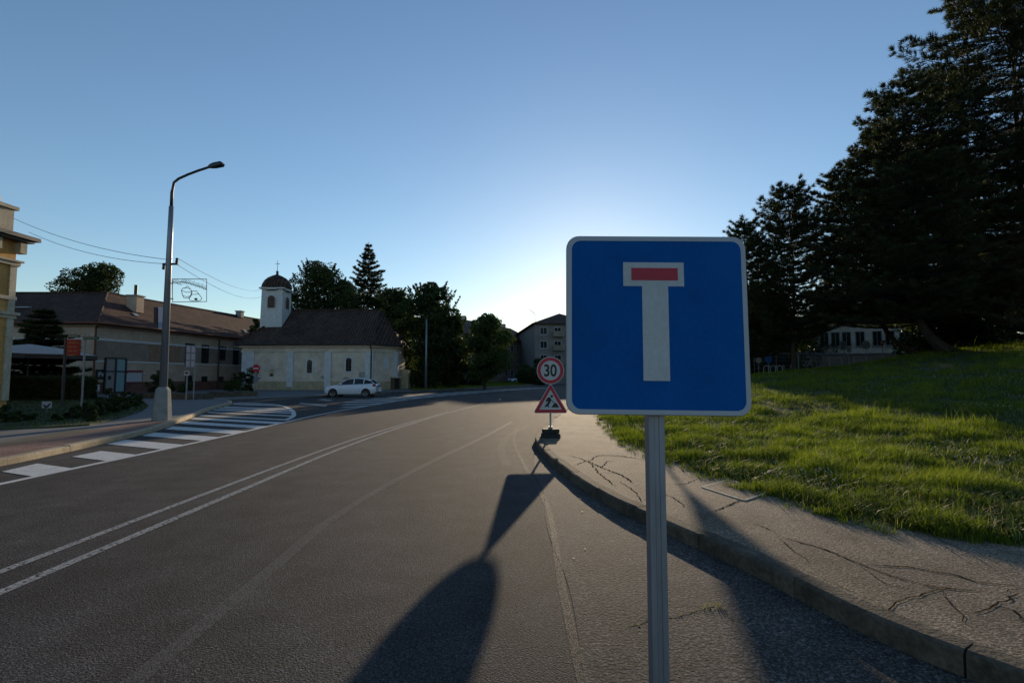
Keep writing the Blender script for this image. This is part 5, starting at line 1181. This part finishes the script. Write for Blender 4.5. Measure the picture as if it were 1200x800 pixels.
# pines on the right
def env_pine(R_, top=.9): return lambda f: R_*min(1,.62+1.6*f)*(max(0,1-f)**.62)*1.15+.25
def on(x,y): return lawn_z(x, min(y,64))-.1
T = [('pine_tree','huge dark pine filling the upper right corner of the lawn',33.6,33,30,10.0,21,dict(whorls=34,per=9,z0f=.10,tuft=.40,wd=.036,dens=1.15,trunk_r=.42)),
     ('pine_tree','dark pine with leaning trunk in the middle of the right group',27.2,31.5,17.2,5.9,22,dict(whorls=24,per=9,z0f=.13,tuft=.36,wd=.034,lean=(-.2,0),bow=-2.2,trunk_r=.40,droop=-.2,dens=1.0)),
     ('pine_tree','leftmost pine right of the blue sign, with upright tufted tips',21.3,38.5,14.3,4.5,23,dict(whorls=24,per=8,z0f=.19,tuft=.36,wd=.032,up=.75,droop=-.22)),
     ('pine_tree','slender pine peeping out directly behind the blue sign edge',19.0,41,12.8,3.3,24,dict(whorls=22,per=8,z0f=.14,tuft=.34,wd=.032,up=.7,droop=-.2)),
     ('pine_tree','tall pine behind the leaning one, its top notched against the sky',35.8,43,19.4,6.6,25,dict(whorls=20,per=7,z0f=.16,tuft=.42,wd=.04,lean=(-4.5,0))),
     ('pine_tree','pine at the far right edge of the picture behind the huge one',41.5,36,21.0,8.0,26,dict(whorls=24,per=8,z0f=.06,tuft=.45,wd=.045)),
     ('pine_tree','mid height pine closing the gap between leftmost and leaning pines',29.6,36.5,13.6,5.0,28,dict(whorls=22,per=8,z0f=.20,lean=(-3,0),bow=-2.6,tuft=.36,wd=.034,up=.6,droop=-.25)),
     ('pine_tree','low drooping pine at the right edge beside the larch',35.5,29,10.5,5.4,29,dict(whorls=18,per=9,z0f=.06,tuft=.36,wd=.036,droop=-.2)),]
env_pine = lambda R_: (lambda f: R_*min(1,.70+1.4*f)*(max(0,1-f)**.48)*1.05+.25)
for nm,lab,x,y,H,R_,sd__,kw in T: pine(nm,lab,'pine',x,y,on(x,y),H,env_pine(R_),sd__,**kw)
pine('larch_tree','brownish loose conifer with bare lower twigs at the right edge','larch',29.0,27,on(29.0,27),6.4,env_pine(3.4),31,whorls=16,per=6,z0f=.16,tuft=.26,wd=.026,mat_='needle_brown',lean=(-1.2,0),trunk_r=.14,dens=.8)
leafy('hazel_bush','brown green bush low beside the trunks at the right edge','bush',33.5,31.5,on(33.5,31.5),4.2,3.2,2.2,32,nleaf=14000,mat_='needle_brown',ln=.16,wd=.10)
for (x,y,H,w_,sd__,lab) in ((38,45,7.5,4.5,33,'dark shrub mass between pines right of the cream building'),(44,50,9,5.5,35,'broad dark shrub filling the gap behind the right pines'),(51,52,9,6,36,'outermost dark shrub far behind the right pines'),(27.5,58,6.4,4.6,37,'dark distant bush left behind the practice ground fence'),(37,66,7.5,5.5,38,'taller distant bush behind the practice ground, left of the cream building'),(52,80,13.0,8,39,'distant tree crown above the cream building roof'),(30,57,9.5,4.2,40,'added shade tree behind the thick fence post, left of the cream building'),(24.8,55,9,4.2,57,'added shade tree above the bicycle rack, behind the fence'),(19,52,8,4,58,'added shade tree hidden directly behind the blue sign')):  # last three crowns are added to cast shade on the upper lawn
    leafy('shrub',lab,'shrub',x,y,on(x,y)-.3,H,w_,2.4,sd__,nleaf=16000,ln=.28,wd=.2,low=.0)

# trees on the left and behind the chapel
G2 = 'trees behind the chapel and along the far street'
def gx(px,Y_): return (px-600)/600*Y_
leafy('walnut_tree','broad dark tree with upright shoots behind the chapel roof','tree',gx(371,68),68,0,17.2,6.4,4.5,41,nleaf=56000,ln=.30,wd=.13,spikes=70,group=G2,blobs=44,shape=.9)
leafy('walnut_tree','second dark tree filling between the broad one and the spruce','tree',gx(404,74),74,0,16.0,4.4,4.0,42,nleaf=26000,ln=.30,wd=.18,spikes=16,group=G2)
pine('spruce_tree','narrow pointed spruce rising highest behind the chapel','spruce',gx(430,75),75,0,21.2,lambda f: 8.6*(1-f)**1.0+.12,43,whorls=27,per=7,z0f=.2,tuft=.42,wd=.05,nb=11,droop=-.08,up=.5,group=G2,dens=.9)
leafy('ash_tree','tall dark street tree just right of the chapel roof','tree',gx(460,63),63,0,12.9,4.0,3.2,44,nleaf=34000,ln=.26,wd=.16,spikes=10,group=G2,low=.04)
leafy('ash_tree','tallest dark street tree with long stray shoots behind the lamp column','tree',gx(503,61),61,0,13.0,4.4,3.4,45,nleaf=52000,ln=.26,wd=.16,spikes=40,spike_len=2.0,group=G2,low=.03,blobs=44)
leafy('ash_tree','dark street tree at the right end of the tall group','tree',gx(530,64),64,0,9.4,2.6,2.8,46,nleaf=24000,ln=.26,wd=.16,spikes=8,group=G2,low=.03)
leafy('maple_tree','rounded green tree standing on the verge in front of the long apartment building','tree',gx(568,60),60,.05,8.9,3.3,2.8,47,nleaf=42000,ln=.20,wd=.14,spikes=16,spike_len=.9,group=G2,low=.16,mat_='leaf_light',blobs=40)
leafy('ash_tree','dark tree filling the gap behind the chapel apse','tree',gx(448,72),72,0,13.5,4.6,3.4,48,nleaf=26000,ln=.28,wd=.18,group=G2,low=0)
leafy('lime_tree','round tree crown rising behind the brown roof at the left','tree',gx(113,68),68,0,17.0,5.6,4.2,49,nleaf=40000,ln=.26,wd=.18,group=G2,low=.25,mat_='leaf',spikes=6,spike_len=.7)
leafy('elder_bush','round shrub at the left foot of the grey apartment block','shrub',gx(632,88),88,0,4.6,2.2,2.0,50,nleaf=9000,ln=.24,wd=.17,group=G2,low=0)
leafy('elder_bush','low shrub under the windows of the long apartment building','shrub',gx(616,92),92,0,3.6,2.0,2.0,51,nleaf=8000,ln=.24,wd=.17,group=G2,low=0)
leafy('privet_bush','bright lit shrub in the shade behind the lamp column','shrub',gx(528,70),70,0,2.6,1.3,1.2,52,nleaf=5000,ln=.18,wd=.14,mat_='leaf_light',low=0)
leafy('street_bush','dark bush behind the street trees, left of the bright shrub','shrub',gx(495,74),74,0,4.6,4.5,2.0,53,nleaf=12000,ln=.26,wd=.2,low=0)
leafy('street_bush','dark bush under the right street trees behind the verge','shrub',gx(552,76),76,0,3.2,3.6,2.0,54,nleaf=9000,ln=.26,wd=.2,low=0)
pine('fir_tree','dark broad conifer between the umbrella and the house wall','fir',gx(50,36.5),36.5,.1,6.2,lambda f: 2.9*(1-f)**.7+.2,55,whorls=18,per=9,z0f=.05,tuft=.3,wd=.05,nb=14,droop=-.05,up=.1,group=None,dens=1.3)
leafy('fir_shrub','small dark conifer tip in the gap between house and chapel turret','shrub',gx(300,62),61.5,0,9.0,1.3,1.2,56,nleaf=9000,ln=.22,wd=.12,low=0)
# hedges and bushes at the left
def hedge(name,label,x0,x1,y0,y1,z0,z1,seed,n=26000,mat_='leaf'):
    rng = np.random.default_rng(seed); r = thing(name,label,'hedge',((x0+x1)/2,(y0+y1)/2,z0)); MB().box(x0+.12,x1-.12,y0+.12,y1-.12,z0,z1-.12).build('twigs',M['hedgecore'],r)  # solid dark box, coloured as the shade inside the hedge
    C_ = rng.uniform((x0,y0,z0),(x1,y1,z1),(n,3)); f = rng.integers(0,4,n)
    C_[f==0,1] = y0+rng.normal(0,.07,(f==0).sum()); C_[f==1,2] = z1+rng.normal(0,.06,(f==1).sum()); C_[f==2,0] = x1+rng.normal(0,.06,(f==2).sum()); C_[f==3,1] = y0+np.abs(rng.normal(0,.1,(f==3).sum()))
    V,F,t = leaf_mesh(C_,.085,.055,rng,rng.uniform(.1,.6,n)); np_mesh('leaves',V,F,M[mat_],r,t); return r
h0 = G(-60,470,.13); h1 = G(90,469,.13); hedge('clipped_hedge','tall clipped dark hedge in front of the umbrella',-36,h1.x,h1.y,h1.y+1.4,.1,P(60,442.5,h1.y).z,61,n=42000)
rngb = random.Random(9)
spots = [(22,489,.45),(38,492,.4),(66,493,.42),(84,490,.7),(100,488,.85),(118,486,1.0),(136,483,.9),(150,480,.95),(160,476,.9),(128,470,1.3),(146,471,1.0),(108,493,.6),(8,494,.9)]
for i,(px,py,s_) in enumerate(spots):
    c = G(px,py,.16); D_ = 'edging bushes along the left lawn'
    nm = ['leftmost','second from the left','third from the left','fourth from the left','fifth from the left','sixth from the left','seventh from the left','next to last','last on the right tip','rounded one behind the row','low one behind the right tip','smallest in front of the row','one cut by the left edge'][i]
    leafy('edging_bush','low dark green edging bush of the left lawn, '+nm,'bush',c.x,c.y,.12,.62*s_,.62*s_,.5*s_,100+i,nleaf=2600,ln=.10,wd=.03 if i%2 else .06,low=0,trunk_r=.02,group=D_,blobs=8,mat_='leaf')
for i,(px,py,h_,w_,lab) in enumerate(((178,466,1.5,1.0,'spiky bush in the long planter, left of the lamp foot'),(205,466,.7,.9,'low bush in the long planter right of the lamp pole'),(277,463,1.5,1.0,'dark bush in the corner planter against the house'),(289,462.5,1.7,.55,'loose tall plant in the corner planter beside the chapel wall'),(265,464,.8,.8,'small low bush at the left end of the corner planter'),(190,467,.5,.9,'creeping plant along the planter edge beside the lamp'))):
    c = G(px,py,.1); leafy('planter_bush',lab,'bush',c.x,c.y+.7,.4,h_,w_,.6,130+i,nleaf=2600,ln=.16,wd=.045,low=0,trunk_r=.02,blobs=9,spikes=6,spike_len=.4)

# ---- grass of the right lawn
def blades(name, X, Y, Z, h, w_, rng, mat_, bend=.5, tint=None):
    N = len(X); az = rng.uniform(0,2*np.pi,N); d = np.stack([np.cos(az),np.sin(az)],1); sd_ = np.stack([-d[:,1],d[:,0],np.zeros(N)],1)*(w_*.5)[:,None]
    b = np.stack([X,Y,Z],1); bn = rng.uniform(.1,bend,N)*h; m = b+np.stack([d[:,0]*bn*.35,d[:,1]*bn*.35,h*.6],1); tp_ = b+np.stack([d[:,0]*bn*1.2,d[:,1]*bn*1.2,h],1)
    V = np.stack([b-sd_,b+sd_,m+sd_*.7,m-sd_*.7,tp_],1).reshape(-1,3); i = np.arange(N)*5
    F = np.concatenate([np.stack([i,i+1,i+2],1),np.stack([i,i+2,i+3],1),np.stack([i+3,i+2,i+4],1)])
    t = np.repeat(tint if tint is not None else rng.uniform(0,1,N),5); return np_mesh(name,V,F,M[mat_],None,t)
rng = np.random.default_rng(5)
def scatter(n, d0, d1, a0=-4, a1=62, seed=1, edge_in=0):
    r_ = np.random.default_rng(seed); d = d0*np.exp(r_.uniform(0,1,n)*math.log(d1/d0)); a = np.radians(r_.uniform(a0,a1,n)); X = d*np.sin(a); Y = d*np.cos(a)
    LX = np.interp(Y,[p_[1] for p_ in LAWN_L],[p_[0] for p_ in LAWN_L]); LX = LX+.08*np.sin(Y*5.3)+.06*np.sin(Y*9)+.05*np.sin(Y*23+2)+edge_in; k = (X > LX-.03)&(Y < 64)&(Y > 1.2); return X[k],Y[k],d[k],(X-LX)[k]
X,Y,Dd,E = scatter(620000,4.2,60,seed=2)
# regular value noise through lookup of mathutils on a coarse grid
gxs = np.arange(0,100,.25); gys = np.arange(0,66,.25)
NG = np.array([[mnoise.noise(Vector((a*1.6,b*1.6,7))) for b in gys] for a in gxs]); NG2 = np.array([[mnoise.noise(Vector((a*.45,b*.45,17))) for b in gys] for a in gxs])
ZG = np.array([[lawn_z(a,b) for b in gys] for a in gxs])
def look(Gd, X, Y):
    fx = np.clip(X/.25,0,len(gxs)-2); fy = np.clip(Y/.25,0,len(gys)-2); ix = fx.astype(int); iy = fy.astype(int); u = fx-ix; v = fy-iy
    return Gd[ix,iy]*(1-u)*(1-v)+Gd[ix+1,iy]*u*(1-v)+Gd[ix,iy+1]*(1-u)*v+Gd[ix+1,iy+1]*u*v
Zg = look(ZG,X,Y); nz = look(NG,X,Y); nz2 = look(NG2,X,Y)
keep = rng.uniform(0,1,len(X)) < .60+1.0*nz+.6*nz2; X,Y,Dd,E,Zg,nz,nz2 = [q_[keep] for q_ in (X,Y,Dd,E,Zg,nz,nz2)]
h = np.clip(.095+.13*nz+.07*nz2,.025,.28)*rng.uniform(.6,1.5,len(X))*(1+Dd*.012); h *= np.clip(.6+E*.9,.6,1.0); wv_ = .0048*(1+Dd*.10)
tall = rng.uniform(0,1,len(X)) < .02; h = np.where(tall,h*1.9,h)
o = blades('grass',X,Y,Zg-.01,h,wv_,rng,'grass',bend=1.0,tint=np.clip(.45+.7*nz2+.6*nz+rng.normal(0,.22,len(X)),0,1)); tag(o,'green grass with uneven tufts covering the right slope','grass',kind='stuff')
X,Y,Dd,E = scatter(26000,4.2,30,seed=12); Zg = look(ZG,X,Y)
o = blades('dry_grass',X,Y,Zg-.005,rng.uniform(.04,.16,len(X)),.0045*(1+Dd*.1),rng,'grass_dry',bend=1.3); tag(o,'scattered dry straw coloured grass stalks in the lawn','grass',kind='stuff')
# clover heads
X,Y,Dd,E = scatter(13000,5,30,seed=22,edge_in=.5); Zg = look(ZG,X,Y); nz = look(NG2,X+20,Y); k = nz > .12; X,Y,Dd,Zg = X[k],Y[k],Dd[k],Zg[k]
N = len(X); C_ = np.stack([X,Y,Zg+rng.uniform(.06,.14,N)],1); sz = .009*(1+Dd*.035); rr_ = unit(rng.normal(size=(N,3))); u = unit(np.cross(rr_,rng.normal(size=(N,3))))*sz[:,None]; v = unit(np.cross(rr_,u))*sz[:,None]
V = np.stack([C_-u,C_+v,C_+u,C_-v],1).reshape(-1,3); o = np_mesh('clover_flowers',V,np.arange(N*4).reshape(-1,4),M['flower']); tag(o,'tiny white clover heads dotted over the lawn','flowers',kind='stuff')
# far verge and left lawn grass
def patch(name, label, poly, n, z, h_, wd, seed, mat_='grass'):
    r_ = np.random.default_rng(seed); P_ = np.array(poly); lo = P_.min(0); hi = P_.max(0); X = r_.uniform(lo[0],hi[0],n); Y = r_.uniform(lo[1],hi[1],n); ins = np.zeros(n,bool); j = len(P_)-1
    for i in range(len(P_)):
        xi,yi = P_[i]; xj,yj = P_[j]; c = ((yi > Y) != (yj > Y)) & (X < (xj-xi)*(Y-yi)/(yj-yi+1e-12)+xi); ins ^= c; j = i
    X,Y = X[ins],Y[ins]; o = blades(name,X,Y,np.full(len(X),z),r_.uniform(.5,1.4,len(X))*h_,np.full(len(X),wd),r_,mat_,bend=.9); tag(o,label,'grass',kind='stuff')
patch('verge_grass','grass on the far verge beneath the round tree',VG,60000,.12,.14,.03,71)
patch('left_grass','grass of the left lawn, its shade put into a darker green',LL,90000,.15,.07,.016,72,'leaf')  # darker leaf material paints the lawn's shade into the blades
# weeds in the road crack by the post and along the kerb joint
def weeds(name,label,pts,n,z,h_,seed,mat_='grass_dry',sp_=.03):
    r_ = np.random.default_rng(seed); c = np.array([tuple(G(a,b,z)[:2]) for a,b in pts]); i = r_.integers(0,len(c)-1,n); t = r_.uniform(0,1,n)[:,None]; q_ = c[i]+(c[i+1]-c[i])*t+r_.normal(0,sp_,(n,2))
    o = blades(name,q_[:,0],q_[:,1],np.full(n,z-.003),r_.uniform(.4,1.4,n)*h_,np.full(n,.0035),r_,mat_,bend=1.6); tag(o,label,'weeds',kind='stuff')
weeds('road_weeds','small dry tuft of weeds in the road crack beside the post',[(826,711),(838,708),(844,712)],70,.01,.022,81)
weeds('crack_weeds','sparse low weeds along the road crack near the post foot',[(735,735),(768,724),(790,722),(812,716),(838,708)],120,.01,.007,82,sp_=.01)
weeds('pavement_weeds','dry moss and weeds in the pavement cracks near the kerb',[(1033,718),(1050,706),(1075,697),(1110,688)],70,KZ+.003,.005,83,sp_=.008)
weeds('kerb_weeds','thin weeds along the joint between kerb stones and pavement',[(940,664),(980,683),(1020,700),(1060,728)],120,KZ,.008,84,sp_=.01)
# overhanging straw on the pavement beside the lawn
r_ = np.random.default_rng(91); n = 260; t = r_.uniform(0,1,n); cx_ = np.interp(t,[0,1],[2.95,4.1])+r_.normal(0,.10,n)-.12; cy_ = np.interp(t,[0,1],[7.2,4.75])+r_.normal(0,.12,n)
o = blades('straw_litter',cx_,cy_,np.full(n,KZ+.004),r_.uniform(.006,.02,n),np.full(n,.006),r_,'grass_dry',bend=9); tag(o,'straw and dry clippings lying on the pavement edge','litter',kind='stuff')

# stray tufts creeping over the pavement edge, weed rosettes in the lawn and a few fallen leaves
r_ = np.random.default_rng(92); ty = r_.uniform(4.6,16,70); tx = np.interp(ty,[p_[1] for p_ in LAWN_L][::-1],[p_[0] for p_ in LAWN_L][::-1]) if False else np.array([lawn_x(v) for v in ty])-r_.uniform(.0,.22,70)
k_ = 26; X = np.repeat(tx,k_)+r_.normal(0,.035,70*k_); Y = np.repeat(ty,k_)+r_.normal(0,.035,70*k_)
o = blades('edge_tufts',X,Y,np.full(len(X),KZ-.004),r_.uniform(.02,.10,len(X)),np.full(len(X),.005),r_,'grass',bend=1.4); tag(o,'small grass tufts creeping over the pavement edge','grass',kind='stuff')
X,Y,Dd,E = scatter(5200,4.6,30,seed=33,edge_in=.15); Zg = look(ZG,X,Y); n7 = 7; N = len(X)
X = np.repeat(X,n7)+r_.normal(0,.03,N*n7); Y = np.repeat(Y,n7)+r_.normal(0,.03,N*n7); Zg = np.repeat(Zg,n7)
o = blades('broadleaf_weeds',X,Y,Zg,r_.uniform(.05,.16,N*n7),np.full(N*n7,.022),r_,'leaf_light',bend=1.6); tag(o,'broad leaved weeds such as dandelion and plantain among the grass','weeds',kind='stuff')
n = 120; a = r_.uniform(0,1,n); py_ = r_.uniform(4.2,15,n); px_ = np.array([lawn_x(v) for v in py_])-np.abs(r_.normal(0,.35,n)); px_ = np.where(a < .3, r_.uniform(.5,1.3,n)*1.0+.0*px_, px_)
zz_ = np.where(a < .3,.012,KZ+.008); keepm = np.ones(n,bool); C_ = np.stack([px_,py_,zz_],1)
u = np.stack([np.cos(a*50),np.sin(a*50),r_.uniform(-.1,.2,n)],1)*r_.uniform(.008,.02,(n,1)); v = np.stack([-np.sin(a*50),np.cos(a*50),r_.uniform(-.1,.3,n)],1)*r_.uniform(.005,.012,(n,1))
V = np.stack([C_-u,C_+v,C_+u,C_-v],1).reshape(-1,3); o = np_mesh('fallen_leaves',V,np.arange(n*4).reshape(-1,4),M['grass_dry'],None,np.repeat(a,4)*.4); tag(o,'a few dry leaf scraps on the pavement and gutter','litter',kind='stuff')
